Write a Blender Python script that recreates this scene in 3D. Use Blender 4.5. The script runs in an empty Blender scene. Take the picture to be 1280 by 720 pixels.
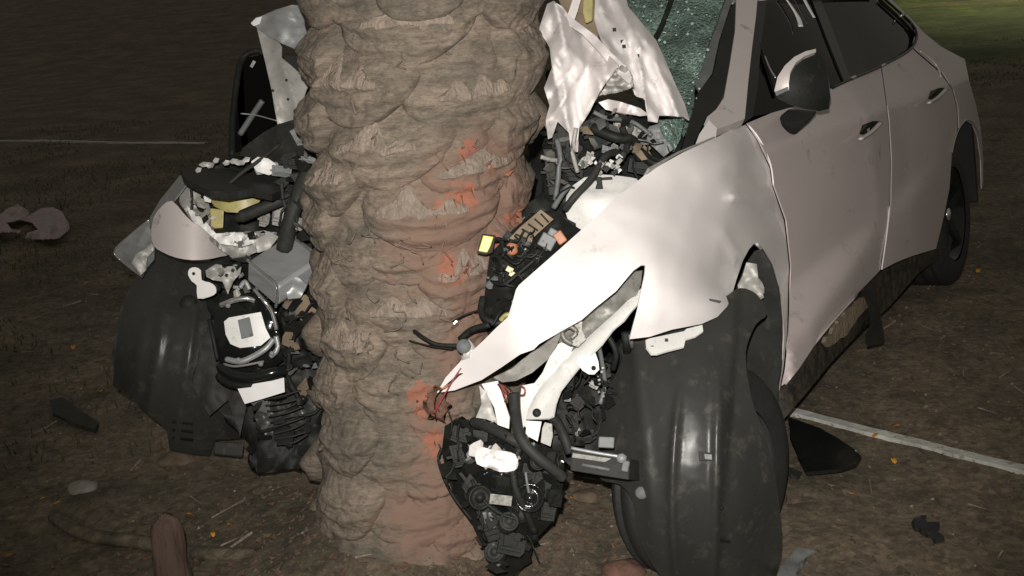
import bpy, bmesh, math, random
import numpy as np
from mathutils import Vector, noise, geometry
random.seed(7); rnd = random.random
def U(a, b): return a + (b - a) * rnd()
C = bpy.context.scene.collection
SC = bpy.context.scene
# ------------------------------------------------------------------ camera, world, light
FPX, CAMH, TH, RO = 1356., 1.622, .292, .075
cf = np.array([0, math.cos(TH), -math.sin(TH)]); cu = np.array([0, math.sin(TH), math.cos(TH)]); cr_ = np.array([1., 0, 0])
EYE = np.array([0, 0, CAMH])
def ray(px, py):                       # survey of the photograph: direction of a sight line
    x = (px - 640) / FPX; y = (360 - py) / FPX; c, s = math.cos(RO), math.sin(RO)
    x, y = x * c + y * s, -x * s + y * c
    return cf + cr_ * x + cu * y
def W(px, py, d): return EYE + ray(px, py) * d
cam = bpy.data.cameras.new('camera'); co = bpy.data.objects.new('camera', cam); C.objects.link(co)
cam.sensor_width = 36; cam.lens = 36 * FPX / 1280; cam.clip_end = 2000; cam.clip_start = .02
from mathutils import Matrix
c_, s_ = math.cos(RO), math.sin(RO)
Xc = cr_ * c_ - cu * s_; Yc = cr_ * s_ + cu * c_
co.matrix_world = Matrix(((Xc[0], Yc[0], -cf[0], 0), (Xc[1], Yc[1], -cf[1], 0), (Xc[2], Yc[2], -cf[2], CAMH), (0, 0, 0, 1)))
SC.camera = co
SC.view_settings.view_transform = 'Standard'; SC.view_settings.look = 'None'; SC.view_settings.exposure = 0; SC.view_settings.gamma = 1
w = bpy.data.worlds.new('World'); SC.world = w; w.use_nodes = True
bg = w.node_tree.nodes['Background']; bg.inputs[0].default_value = (.122, .116, .098, 1); bg.inputs[1].default_value = 1.0   # lamp-lit night sky
def lamp(name, kind, loc, target, energy, col, **k):
    l = bpy.data.lights.new(name, kind); l.energy = energy; l.color = col
    for a, b in k.items(): setattr(l, a, b)
    o = bpy.data.objects.new(name, l); C.objects.link(o); o.location = loc
    o.rotation_euler = (Vector(target) - Vector(loc)).to_track_quat('-Z', 'Y').to_euler(); return o
ft = W(690, 290, 3)
lamp('camera_flash', 'SPOT', (-.02, -.03, CAMH + .12), ft, 440, (1, .955, .90), spot_size=math.radians(66), spot_blend=.9, shadow_soft_size=.012)
lamp('street_light', 'SPOT', (15, 25, 7.5), (12.6, 22.5, 0), 2500, (.95, 1, .5), spot_size=math.radians(80), spot_blend=.8, shadow_soft_size=.2)
# ------------------------------------------------------------------ materials
def mat(name, col, rough=.6, metal=0., var=.15, vscale=8., bump=.0, bscale=60., col2=None, spec=.5, coat=0., dirt=0., dcol=(.07, .05, .035), stretch=None, speckle=0, fine=0, fsc=70, cracks=.7):
    m = bpy.data.materials.new(name); m.use_nodes = True; nt = m.node_tree; N = nt.nodes; Lk = nt.links.new
    p = N['Principled BSDF']; p.inputs['Roughness'].default_value = rough; p.inputs['Metallic'].default_value = metal
    p.inputs['Specular IOR Level'].default_value = spec; p.inputs['Coat Weight'].default_value = coat; p.inputs['Coat Roughness'].default_value = .08
    g = N.new('ShaderNodeNewGeometry'); src = g.outputs['Position']
    if stretch:
        mp = N.new('ShaderNodeMapping'); mp.inputs['Scale'].default_value = stretch; Lk(src, mp.inputs[0]); src = mp.outputs[0]
    n = N.new('ShaderNodeTexNoise'); n.inputs['Scale'].default_value = vscale; n.inputs['Detail'].default_value = 6; Lk(src, n.inputs['Vector'])
    r = N.new('ShaderNodeValToRGB'); r.color_ramp.elements[0].position = .32; r.color_ramp.elements[1].position = .68
    c2 = col2 or tuple(c * (1 - var) for c in col); c1 = col if col2 else tuple(min(1, c * (1 + var * .5)) for c in col)
    r.color_ramp.elements[0].color = (*c2, 1); r.color_ramp.elements[1].color = (*c1, 1); Lk(n.outputs[0], r.inputs[0])
    out = r.outputs[0]
    if dirt:
        n2 = N.new('ShaderNodeTexNoise'); n2.inputs['Scale'].default_value = vscale * 2.7; n2.inputs['Detail'].default_value = 9; n2.inputs['Roughness'].default_value = .7; Lk(g.outputs['Position'], n2.inputs['Vector'])
        r2 = N.new('ShaderNodeValToRGB'); r2.color_ramp.elements[0].position = .62 - dirt * .35; r2.color_ramp.elements[1].position = .75; Lk(n2.outputs[0], r2.inputs[0])
        mx = N.new('ShaderNodeMixRGB'); Lk(r2.outputs[0], mx.inputs[0]); Lk(out, mx.inputs[1]); mx.inputs[2].default_value = (*dcol, 1); out = mx.outputs[0]
        rr = N.new('ShaderNodeMapRange'); rr.inputs[3].default_value = rough; rr.inputs[4].default_value = max(rough, .85); Lk(r2.outputs[0], rr.inputs[0]); Lk(rr.outputs[0], p.inputs['Roughness'])
    if fine:
        n5 = N.new('ShaderNodeTexNoise'); n5.inputs['Scale'].default_value = fsc; n5.inputs['Detail'].default_value = 10; n5.inputs['Roughness'].default_value = .75; n5.inputs['Distortion'].default_value = .6; Lk(src, n5.inputs['Vector'])
        r5 = N.new('ShaderNodeValToRGB'); r5.color_ramp.elements[0].position = .36; r5.color_ramp.elements[1].position = .66; r5.color_ramp.elements[0].color = (1 - fine,) * 3 + (1,); r5.color_ramp.elements[1].color = (1 + fine * .6,) * 3 + (1,); Lk(n5.outputs[0], r5.inputs[0])
        n6 = N.new('ShaderNodeTexNoise'); n6.inputs['Scale'].default_value = 13; n6.inputs['Detail'].default_value = 12; n6.inputs['Roughness'].default_value = .65; Lk(src, n6.inputs['Vector'])
        r6 = N.new('ShaderNodeMath'); r6.operation = 'SUBTRACT'; Lk(n6.outputs[0], r6.inputs[0]); r6.inputs[1].default_value = .5
        r7 = N.new('ShaderNodeMath'); r7.operation = 'ABSOLUTE'; Lk(r6.outputs[0], r7.inputs[0])
        r8 = N.new('ShaderNodeMapRange'); Lk(r7.outputs[0], r8.inputs[0]); r8.inputs[1].default_value = 0; r8.inputs[2].default_value = .022; r8.inputs[3].default_value = cracks; r8.inputs[4].default_value = 1
        mx = N.new('ShaderNodeMixRGB'); mx.blend_type = 'MULTIPLY'; mx.inputs[0].default_value = 1; Lk(out, mx.inputs[1]); Lk(r5.outputs[0], mx.inputs[2])
        mz = N.new('ShaderNodeMixRGB'); mz.blend_type = 'MULTIPLY'; mz.inputs[0].default_value = 1; Lk(mx.outputs[0], mz.inputs[1]); Lk(r8.outputs[0], mz.inputs[2]); out = mz.outputs[0]
    if speckle:
        v = N.new('ShaderNodeTexVoronoi'); v.inputs['Scale'].default_value = speckle; Lk(g.outputs['Position'], v.inputs['Vector'])
        r3 = N.new('ShaderNodeValToRGB'); r3.color_ramp.elements[0].color = (.55, .55, .55, 1); r3.color_ramp.elements[1].color = (1.35, 1.35, 1.3, 1); Lk(v.outputs['Color'], r3.inputs[0])
        mx = N.new('ShaderNodeMixRGB'); mx.blend_type = 'MULTIPLY'; mx.inputs[0].default_value = .8; Lk(out, mx.inputs[1]); Lk(r3.outputs[0], mx.inputs[2]); out = mx.outputs[0]
    Lk(out, p.inputs['Base Color'])
    if bump:
        b = N.new('ShaderNodeBump'); b.inputs['Strength'].default_value = min(1, bump); b.inputs['Distance'].default_value = .004 * max(1, bump)
        n3 = N.new('ShaderNodeTexNoise'); n3.inputs['Scale'].default_value = bscale; n3.inputs['Detail'].default_value = 8; Lk(src, n3.inputs['Vector']); Lk(n3.outputs[0], b.inputs['Height']); Lk(b.outputs[0], p.inputs['Normal'])
    m['p'] = 1
    return m
M = {}
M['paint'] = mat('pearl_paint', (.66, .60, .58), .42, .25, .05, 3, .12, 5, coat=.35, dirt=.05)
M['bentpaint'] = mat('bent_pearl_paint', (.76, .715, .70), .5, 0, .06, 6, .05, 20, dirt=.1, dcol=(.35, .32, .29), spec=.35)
M['paintside'] = mat('pearl_paint_shaded_dusty', (.58, .505, .49), .4, .1, .06, 3, .03, 4, coat=.4, dirt=.08, dcol=(.30, .25, .22))  # same paint darkened for the side in grazing light, plus a little dust
M['paintlit'] = mat('pearl_paint_lit', (.86, .815, .80), .4, .0, .03, 3, .05, 6, coat=.3, dirt=.02, dcol=(.5, .47, .45))  # same paint lightened as under full flash, for the fender and edges
M['primer'] = mat('bare_inner_sheet', (.42, .41, .38), .5, .2, .2, 12, .2, 30, dirt=.3, dcol=(.25, .23, .2))
M['galv'] = mat('galvanised_steel', (.27, .265, .24), .5, .35, .3, 18, .2, 60, dirt=.35, dcol=(.10, .09, .075))
M['alu'] = mat('brushed_aluminium', (.36, .37, .37), .42, .35, .15, 10, .15, 90, stretch=(1, 1, 6))
M['chrome'] = mat('chrome_trim', (.62, .61, .59), .25, .8, .05)
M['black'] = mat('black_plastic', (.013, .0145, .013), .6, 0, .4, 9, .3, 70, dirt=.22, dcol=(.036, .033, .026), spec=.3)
M['blackgloss'] = mat('gloss_black_trim', (.012, .013, .012), .16, 0, .2, 5)
M['rubber'] = mat('dull_rubber', (.028, .029, .027), .62, 0, .3, 10, .5, 40, dirt=.3, dcol=(.055, .048, .037), spec=.3)
M['liner'] = mat('dusty_liner_plastic', (.038, .039, .036), .37, 0, .22, 7, .12, 50, dirt=.25, dcol=(.075, .068, .054), stretch=(1, 1, .25), spec=.4)
M['tyre'] = mat('tyre_rubber', (.022, .022, .021), .7, 0, .25, 12, .4, 60)
M['grey'] = mat('grey_plastic', (.16, .17, .17), .5, 0, .2, 12, .2, 50, dirt=.2)
M['yellow'] = mat('yellow_plastic', (.72, .62, .05), .4, 0, .1)
M['amber'] = mat('aged_reservoir_plastic', (.42, .37, .15), .4, 0, .2, 20, dirt=.15, dcol=(.2, .16, .06))
M['orange'] = mat('orange_plastic', (.45, .18, .09), .5, 0, .2, 20, dirt=.2)
M['pale'] = mat('pale_label', (.74, .73, .72), .5, 0, .06, 25)
M['white'] = mat('white_plastic', (.80, .79, .76), .45, 0, .06, 20, dirt=.12, dcol=(.4, .38, .34))
M['copper'] = mat('stripped_wire', (.42, .20, .10), .4, .6, .3, 60)
M['redwire'] = mat('red_wire', (.35, .06, .07), .4)
M['stub'] = mat('palm_cut_wood', (.32, .255, .205), .93, 0, .3, 14, 1.6, 60, col2=(.21, .17, .135), stretch=(2, 2, .5), fine=.3, cracks=.75)
M['dirt'] = mat('bare_soil', (.205, .158, .108), .95, 0, .3, 1.6, 1.2, 45, col2=(.10, .084, .058), dirt=.35, dcol=(.048, .046, .03), speckle=35, fine=.4, fsc=30)
M['leafy'] = mat('dry_leaf_litter', (.17, .11, .065), .8, 0, .3, 6, col2=(.06, .052, .034))
M['chips'] = mat('bark_chips', (.125, .09, .062), .9, 0, .3, 30, .5, 90)
M['redchip'] = mat('red_palm_fibre', (.15, .078, .055), .9, 0, .3, 30, 1, 90)
M['yleaf'] = mat('yellow_leaf', (.62, .28, .02), .55, 0, .3, 40)
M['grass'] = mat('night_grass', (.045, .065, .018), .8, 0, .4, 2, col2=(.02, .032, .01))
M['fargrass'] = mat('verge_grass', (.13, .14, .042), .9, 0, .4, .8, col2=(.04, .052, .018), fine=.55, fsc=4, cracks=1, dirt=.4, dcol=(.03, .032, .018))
M['cloth'] = mat('pinkish_cloth', (.44, .35, .36), .9, 0, .2, 12, .6, 90)
M['line'] = mat('white_line_paint', (.50, .50, .46), .8, 0, .3, 14, .3, 60, dirt=.25)
M['stone'] = mat('pale_stone', (.25, .23, .20), .9, 0, .3, 20, 1, 60)
M['seat'] = mat('dark_upholstery', (.02, .02, .02), .8)
M['woundchip'] = mat('raw_palm_flesh', (.36, .14, .08), .9, 0, .4, 40, .8, 80)
M['sill'] = mat('muddy_sill_plastic', (.022, .022, .019), .6, 0, .3, 9, .4, 50, dirt=.6, dcol=(.10, .078, .05), spec=.3)
M['mud'] = mat('mud_crust', (.24, .185, .125), .95, 0, .3, 14, 1.5, 50)
M['redstub'] = mat('reddish_stump_wood', (.12, .078, .058), .9, 0, .35, 12, 1.4, 50, stretch=(2, 2, .4))
def glass(name, tint, gl, rough, speck=0, base=(.1, .2, .17)):
    m = bpy.data.materials.new(name); m.use_nodes = True; nt = m.node_tree; N = nt.nodes; Lk = nt.links.new
    o = N['Material Output']; N.remove(N['Principled BSDF'])
    t = N.new('ShaderNodeBsdfTransparent'); t.inputs[0].default_value = (*tint, 1)
    g = N.new('ShaderNodeBsdfGlossy'); g.inputs['Roughness'].default_value = rough
    f = N.new('ShaderNodeFresnel'); f.inputs[0].default_value = gl
    mx = N.new('ShaderNodeMixShader'); Lk(f.outputs[0], mx.inputs[0]); Lk(t.outputs[0], mx.inputs[1]); Lk(g.outputs[0], mx.inputs[2])
    last = mx.outputs[0]
    if speck:
        ge = N.new('ShaderNodeNewGeometry')
        v = N.new('ShaderNodeTexVoronoi'); v.feature = 'DISTANCE_TO_EDGE'; v.inputs['Scale'].default_value = speck
        nz = N.new('ShaderNodeTexNoise'); nz.inputs['Scale'].default_value = 14; nz.inputs['Detail'].default_value = 4; Lk(ge.outputs['Position'], nz.inputs['Vector'])
        ad = N.new('ShaderNodeVectorMath'); ad.operation = 'MULTIPLY_ADD'; Lk(nz.outputs['Color'], ad.inputs[0]); ad.inputs[1].default_value = (.06, .06, .06); Lk(ge.outputs['Position'], ad.inputs[2])
        Lk(ad.outputs[0], v.inputs['Vector'])
        r = N.new('ShaderNodeValToRGB'); r.color_ramp.elements[0].position = .0; r.color_ramp.elements[0].color = (1, 1, 1, 1); r.color_ramp.elements[1].position = .09; r.color_ramp.elements[1].color = (.42, .42, .42, 1); Lk(v.outputs[0], r.inputs[0])
        n2 = N.new('ShaderNodeTexNoise'); n2.inputs['Scale'].default_value = 9; n2.inputs['Detail'].default_value = 5; Lk(ge.outputs['Position'], n2.inputs['Vector'])
        r2 = N.new('ShaderNodeValToRGB'); r2.color_ramp.elements[0].position = .35; r2.color_ramp.elements[0].color = (.45, .45, .45, 1); r2.color_ramp.elements[1].position = .62; Lk(n2.outputs[0], r2.inputs[0])
        mu = N.new('ShaderNodeMath'); mu.operation = 'MULTIPLY'; Lk(r.outputs[0], mu.inputs[0]); Lk(r2.outputs[0], mu.inputs[1])
        d = N.new('ShaderNodeBsdfPrincipled'); d.inputs['Base Color'].default_value = (*base, 1); d.inputs['Roughness'].default_value = .3
        b = N.new('ShaderNodeBump'); b.inputs['Distance'].default_value = .01; b.inputs['Strength'].default_value = 1; Lk(v.outputs[0], b.inputs['Height']); Lk(b.outputs[0], d.inputs['Normal']); Lk(b.outputs[0], g.inputs['Normal'])
        m2 = N.new('ShaderNodeMixShader'); Lk(mu.outputs[0], m2.inputs[0]); Lk(last, m2.inputs[1]); Lk(d.outputs[0], m2.inputs[2]); last = m2.outputs[0]
    Lk(last, o.inputs[0]); return m
M['glass'] = glass('tinted_window_glass', (.08, .09, .085), 1.45, .02)
M['crazed'] = glass('shattered_windscreen', (.16, .22, .18), 1.45, .25, 70, (.31, .45, .38))
# ------------------------------------------------------------------ object helpers
WL = {}                                 # object -> world location
def tag(o, label=None, cat=None, group=None, kind=None):
    for k, v in (('label', label), ('category', cat), ('group', group), ('kind', kind)):
        if v: o[k] = v
    return o
def thing(name, loc, label, cat, group=None):
    o = bpy.data.objects.new(name, None); o.empty_display_size = .1; C.objects.link(o); o.location = loc; WL[o.name] = np.array(loc, float)
    return tag(o, label, cat, group)
def link(name, V, Fc, m, parent=None, smooth=True, solid=0, bevel=0, subsurf=0, mats=None):
    V = np.array(V, float); c = V.mean(0)
    me = bpy.data.meshes.new(name); me.from_pydata((V - c).tolist(), [], [list(map(int, f)) for f in Fc]); me.validate()
    me.materials.append(M[m] if isinstance(m, str) else m)
    if smooth: me.polygons.foreach_set('use_smooth', [True] * len(me.polygons))
    o = bpy.data.objects.new(name, me); C.objects.link(o); WL[o.name] = c
    if parent: o.parent = parent; o.location = c - WL[parent.name]
    else: o.location = c
    if bevel:
        b = o.modifiers.new('b', 'BEVEL'); b.width = bevel; b.segments = 2; b.limit_method = 'ANGLE'; b.angle_limit = .6
    if subsurf:
        b = o.modifiers.new('s', 'SUBSURF'); b.levels = b.render_levels = subsurf
    if solid:
        b = o.modifiers.new('t', 'SOLIDIFY'); b.thickness = solid; b.offset = -1
    return o
def catmull(P, closed=False, n=5):
    P = [np.array(p, float) for p in P]; out = []; L = len(P)
    for i in range(L if closed else L - 1):
        if closed: a, b, c, d = P[i - 1], P[i], P[(i + 1) % L], P[(i + 2) % L]
        else: a, b, c, d = P[max(i - 1, 0)], P[i], P[i + 1], P[min(i + 2, L - 1)]
        for k in range(n):
            t = k / n; out.append(.5 * (2 * b + (c - a) * t + (2 * a - 5 * b + 4 * c - d) * t * t + (3 * b - a - 3 * c + d) * t ** 3))
    if not closed: out.append(P[-1])
    return out
def depth_fn(ctrl):
    if callable(ctrl): return ctrl
    if isinstance(ctrl, (int, float)): return lambda x, y: ctrl
    P = np.array(ctrl, float)
    if len(P) < 3: return lambda x, y: float(P[:, 2].mean())
    n = len(P); xy = P[:, :2] / 100
    def k(r): return r * r * np.log(r + 1e-9)
    K = k(np.linalg.norm(xy[:, None] - xy[None], axis=2)) + np.eye(n) * .02
    A = np.zeros((n + 3, n + 3)); A[:n, :n] = K; A[:n, n] = 1; A[:n, n + 1:] = xy; A[n, :n] = 1; A[n + 1:, :n] = xy.T
    s = np.linalg.lstsq(A, np.concatenate([P[:, 2], np.zeros(3)]), rcond=None)[0]
    def f(x, y):
        q = np.array([x, y]) / 100; r = np.linalg.norm(xy - q, axis=1)
        return float(k(r) @ s[:n] + s[n] + q @ s[n + 1:])
    return f
def inside(x, y, P):
    c = False; j = len(P) - 1
    for i in range(len(P)):
        xi, yi = P[i]; xj, yj = P[j]
        if (yi > y) != (yj > y) and x < (xj - xi) * (y - yi) / (yj - yi) + xi: c = not c
        j = i
    return c
def sdist(x, y, a, b, c, d):
    vx, vy = c - a, d - b; t = max(0, min(1, ((x - a) * vx + (y - b) * vy) / (vx * vx + vy * vy + 1e-9)))
    return math.hypot(x - a - t * vx, y - b - t * vy)
def crumple(x, y, amp, sc, seed=0):
    v = 0
    for o_, (k, a) in enumerate(((1, 1), (2.3, .45))):
        n = noise.noise(Vector((x / sc * k, y / sc * k, seed * 3.7 + o_))); v += a * (abs(n) * 2 - .4)
    return v * amp
def hsh(i, j, k=0):
    v = math.sin(i * 127.1 + j * 311.7 + k * 74.7) * 43758.5453; return v - math.floor(v)
def facet(x, y, amp, sc, seed=0, ang=0., st=1.):
    """folded-sheet relief: flat facets meeting at creases"""
    x += 3 * noise.noise(Vector((x / 30, y / 30, seed))); c, s_ = math.cos(ang), math.sin(ang); x, y = (x * c + y * s_) / sc, (-x * s_ + y * c) / (sc * st); v = 0
    for o_, (kk, a) in enumerate(((1, 1.), (2.1, .24))):
        X, Y = x * kk, y * kk; sk = (X + Y) * .366; i, j = math.floor(X + sk), math.floor(Y + sk); fx, fy = X + sk - i, Y + sk - j
        h = lambda p, q: hsh(p, q, seed + o_ * 9)
        if fx > fy: h0, h1, h2 = h(i, j), h(i + 1, j), h(i + 1, j + 1); v += a * (h0 * (1 - fx) + h1 * (fx - fy) + h2 * fy)
        else: h0, h1, h2 = h(i, j), h(i, j + 1), h(i + 1, j + 1); v += a * (h0 * (1 - fy) + h1 * (fy - fx) + h2 * fx)
    return (v - .69) * amp
def slab(name, V, F_, m, parent, smooth, thick, bevel=0):
    """plate with real thickness and a crisp cut edge"""
    V = np.array(V); F_ = np.array(F_); n = len(V); N = np.zeros_like(V)
    fn = np.cross(V[F_[:, 1]] - V[F_[:, 0]], V[F_[:, 2]] - V[F_[:, 0]])
    for k in range(3): np.add.at(N, F_[:, k], fn)
    N /= np.linalg.norm(N, axis=1)[:, None] + 1e-12; B = V - N * thick
    E_ = {}
    for f in F_:
        for k in range(3): a, b = int(f[k]), int(f[(k + 1) % 3]); E_[(a, b)] = 1
    rim = [(a, b) for (a, b) in E_ if (b, a) not in E_]; VV = [V, B]; FF = [list(f) for f in F_] + [[x + n for x in f[::-1]] for f in F_]; off = 2 * n
    for a, b in rim: VV.append(np.array([V[a], V[b], B[b], B[a]])); FF.append([off + 3, off + 2, off + 1, off]); off += 4
    return link(name, np.concatenate(VV), FF, m, parent, smooth)
def sheet(name, parent, m, outline, ctrl, thick=.002, res=12, cr=None, ridges=(), smooth_out=0, jag=0, smooth=True, lip=0, bevel=0):
    """a plate cut to an outline surveyed in the photograph, laid on its own depth field in metres"""
    if smooth_out: outline = [tuple(p) for p in catmull(outline, True, smooth_out)]
    ring = []
    for i in range(len(outline)):
        a = outline[i]; b = outline[(i + 1) % len(outline)]; L = math.hypot(b[0] - a[0], b[1] - a[1]); n = max(1, int(L / (res * .8)))
        for k in range(n):
            x = a[0] + (b[0] - a[0]) * k / n; y = a[1] + (b[1] - a[1]) * k / n
            if jag and k: x += U(-jag, jag); y += U(-jag, jag)
            ring.append((x, y))
    pts = list(ring); nr = len(ring)
    xs = [p[0] for p in ring]; ys = [p[1] for p in ring]; row = 0; y = min(ys)
    while y < max(ys):
        x = min(xs) + (row % 2) * res / 2
        while x < max(xs):
            qx, qy = x + U(-.15, .15) * res, y + U(-.15, .15) * res
            if inside(qx, qy, ring) and min(sdist(qx, qy, *ring[i], *ring[(i + 1) % nr]) for i in range(nr)) > res * .38: pts.append((qx, qy))
            x += res
        y += res * .87; row += 1
    r = geometry.delaunay_2d_cdt([Vector(p) for p in pts], [], [list(range(nr))], 1, 1e-4)
    vs, fs = r[0], r[2]; f = depth_fn(ctrl); V = []
    for v in vs:
        d = f(v[0], v[1])
        if cr: d += (facet if len(cr) > 3 else crumple)(v[0], v[1], *cr)
        for (a, b, c, e, am, wd) in ridges: d -= am * math.exp(-(sdist(v[0], v[1], a, b, c, e) / wd))
        V.append(W(v[0], v[1], d))
    return slab(name, V, [tuple(reversed(q)) for q in fs], m, parent, smooth, thick)
def block(name, parent, m, outline, ctrl, t=.03, bevel=.004, tilt=(0, 0), shrink=.96):
    """a solid with the given front face, going t metres away from the viewer's side"""
    f = depth_fn(ctrl); n = len(outline); cx = sum(p[0] for p in outline) / n; cy = sum(p[1] for p in outline) / n
    A = [W(x, y, f(x, y)) for x, y in outline]; B = [W(cx + (x - cx) * shrink + tilt[0], cy + (y - cy) * shrink + tilt[1], f(x, y) + t) for x, y in outline]
    V = A + B; ar = sum(outline[i][0] * outline[(i + 1) % n][1] - outline[(i + 1) % n][0] * outline[i][1] for i in range(n))
    Fc = [list(range(n)), list(range(2 * n - 1, n - 1, -1))] + [[i, i + n, (i + 1) % n + n, (i + 1) % n] for i in range(n)]
    if ar > 0: Fc = [q[::-1] for q in Fc]
    Fc = [q[::-1] for q in Fc]
    return link(name, V, Fc, m, parent, False, bevel=bevel)
def para(name, parent, m, p0, p1, p2, p3, bevel=.004):
    a = W(*p0); e1 = W(*p1) - a; e2 = W(*p2) - a; e3 = W(*p3) - a
    V = [a, a + e1, a + e1 + e2, a + e2, a + e3, a + e1 + e3, a + e1 + e2 + e3, a + e2 + e3]
    Fc = [[0, 1, 2, 3], [7, 6, 5, 4], [0, 4, 5, 1], [1, 5, 6, 2], [2, 6, 7, 3], [3, 7, 4, 0]]
    if np.dot(np.cross(e1, e2), e3) > 0: Fc = [q[::-1] for q in Fc]
    return link(name, V, Fc, m, parent, False, bevel=bevel)
def tube(name, parent, m, pts, r, seg=8, n=5, world=False, ribs=0, flat=1.):
    P = [np.array(p, float) if world else W(*p) for p in pts]; P = catmull(P, False, n) if len(P) > 2 else P
    V = []; Fc = []; L = len(P); up = np.array([.1, .2, 1.])
    for i, p in enumerate(P):
        t = P[min(i + 1, L - 1)] - P[max(i - 1, 0)]; t /= np.linalg.norm(t) + 1e-9
        a = np.cross(t, up); a /= np.linalg.norm(a) + 1e-9; b = np.cross(t, a)
        rr = r if not callable(r) else r(i / (L - 1))
        if ribs and i % 2: rr *= 1 + ribs
        for k in range(seg): q = 2 * math.pi * k / seg; V.append(p + rr * (a * math.cos(q) + b * math.sin(q) * flat))
    for i in range(L - 1):
        for k in range(seg): Fc.append([i * seg + k, i * seg + (k + 1) % seg, (i + 1) * seg + (k + 1) % seg, (i + 1) * seg + k])
    Fc.append(list(range(seg))[::-1]); Fc.append([(L - 1) * seg + k for k in range(seg)])
    return link(name, V, Fc, m, parent)
def lathe(name, parent, m, c, axis, prof, seg=40, smooth=True, bumpf=None):
    """prof: list of (along axis, radius)"""
    c = np.array(c, float); ax = np.array(axis, float); ax /= np.linalg.norm(ax); h = np.array([0, 0, 1.]) if abs(ax[2]) < .9 else np.array([1., 0, 0])
    a = np.cross(ax, h); a /= np.linalg.norm(a); b = np.cross(ax, a); V = []; Fc = []; n = len(prof)
    for k in range(seg):
        q = 2 * math.pi * k / seg
        for (s, r) in prof:
            if bumpf: r = bumpf(s, r, k)
            V.append(c + ax * s + r * (a * math.cos(q) + b * math.sin(q)))
    for k in range(seg):
        for i in range(n - 1): Fc.append([k * n + i, k * n + i + 1, ((k + 1) % seg) * n + i + 1, ((k + 1) % seg) * n + i])
    return link(name, V, Fc, m, parent, smooth)
# ------------------------------------------------------------------ ground
def gz(x, y):
    z = .018 * noise.noise(Vector((x * 1.3, y * 1.3, 0))) + .010 * noise.noise(Vector((x * 5, y * 5, 3))) + .006 * noise.noise(Vector((x * 17, y * 17, 5)))
    if y > 24: z += (y - 24) * .07 if y < 60 else 2.52 + (y - 60) * .05
    d = math.hypot(x + .36, y - 2.85); return z + .10 * math.exp(-((d / .46) ** 2)) * (1 + .5 * noise.noise(Vector((x * 4, y * 4, 8))))
def ground():
    xs = sorted(set([-60, -35, -20, -12, -9, -7] + [round(-6 + i * .045, 4) for i in range(int(11 / .045))] + [5, 6, 7, 8, 9, 10, 12, 15, 20, 35, 60]))
    ys = sorted(set([-8, -4, -1, .5, 1.2] + [round(1.8 + i * .045, 4) for i in range(int(7.5 / .045))] + [9.5, 10, 11, 12, 13, 14, 16, 18, 20, 23, 26, 30, 40, 60, 90, 200, 600]))
    V = [(x, y, gz(x, y)) for y in ys for x in xs]; n = len(xs)
    Fc = [[j * n + i, j * n + i + 1, (j + 1) * n + i + 1, (j + 1) * n + i] for j in range(len(ys) - 1) for i in range(n - 1)]
    o = link('ground', V, Fc, 'dirt'); o['kind'] = 'structure'; return o
ground()
def G(px, py, lift=0):
    r = ray(px, py); d = -CAMH / r[2]; p = EYE + r * d; return np.array([p[0], p[1], gz(p[0], p[1]) + lift])
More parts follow.
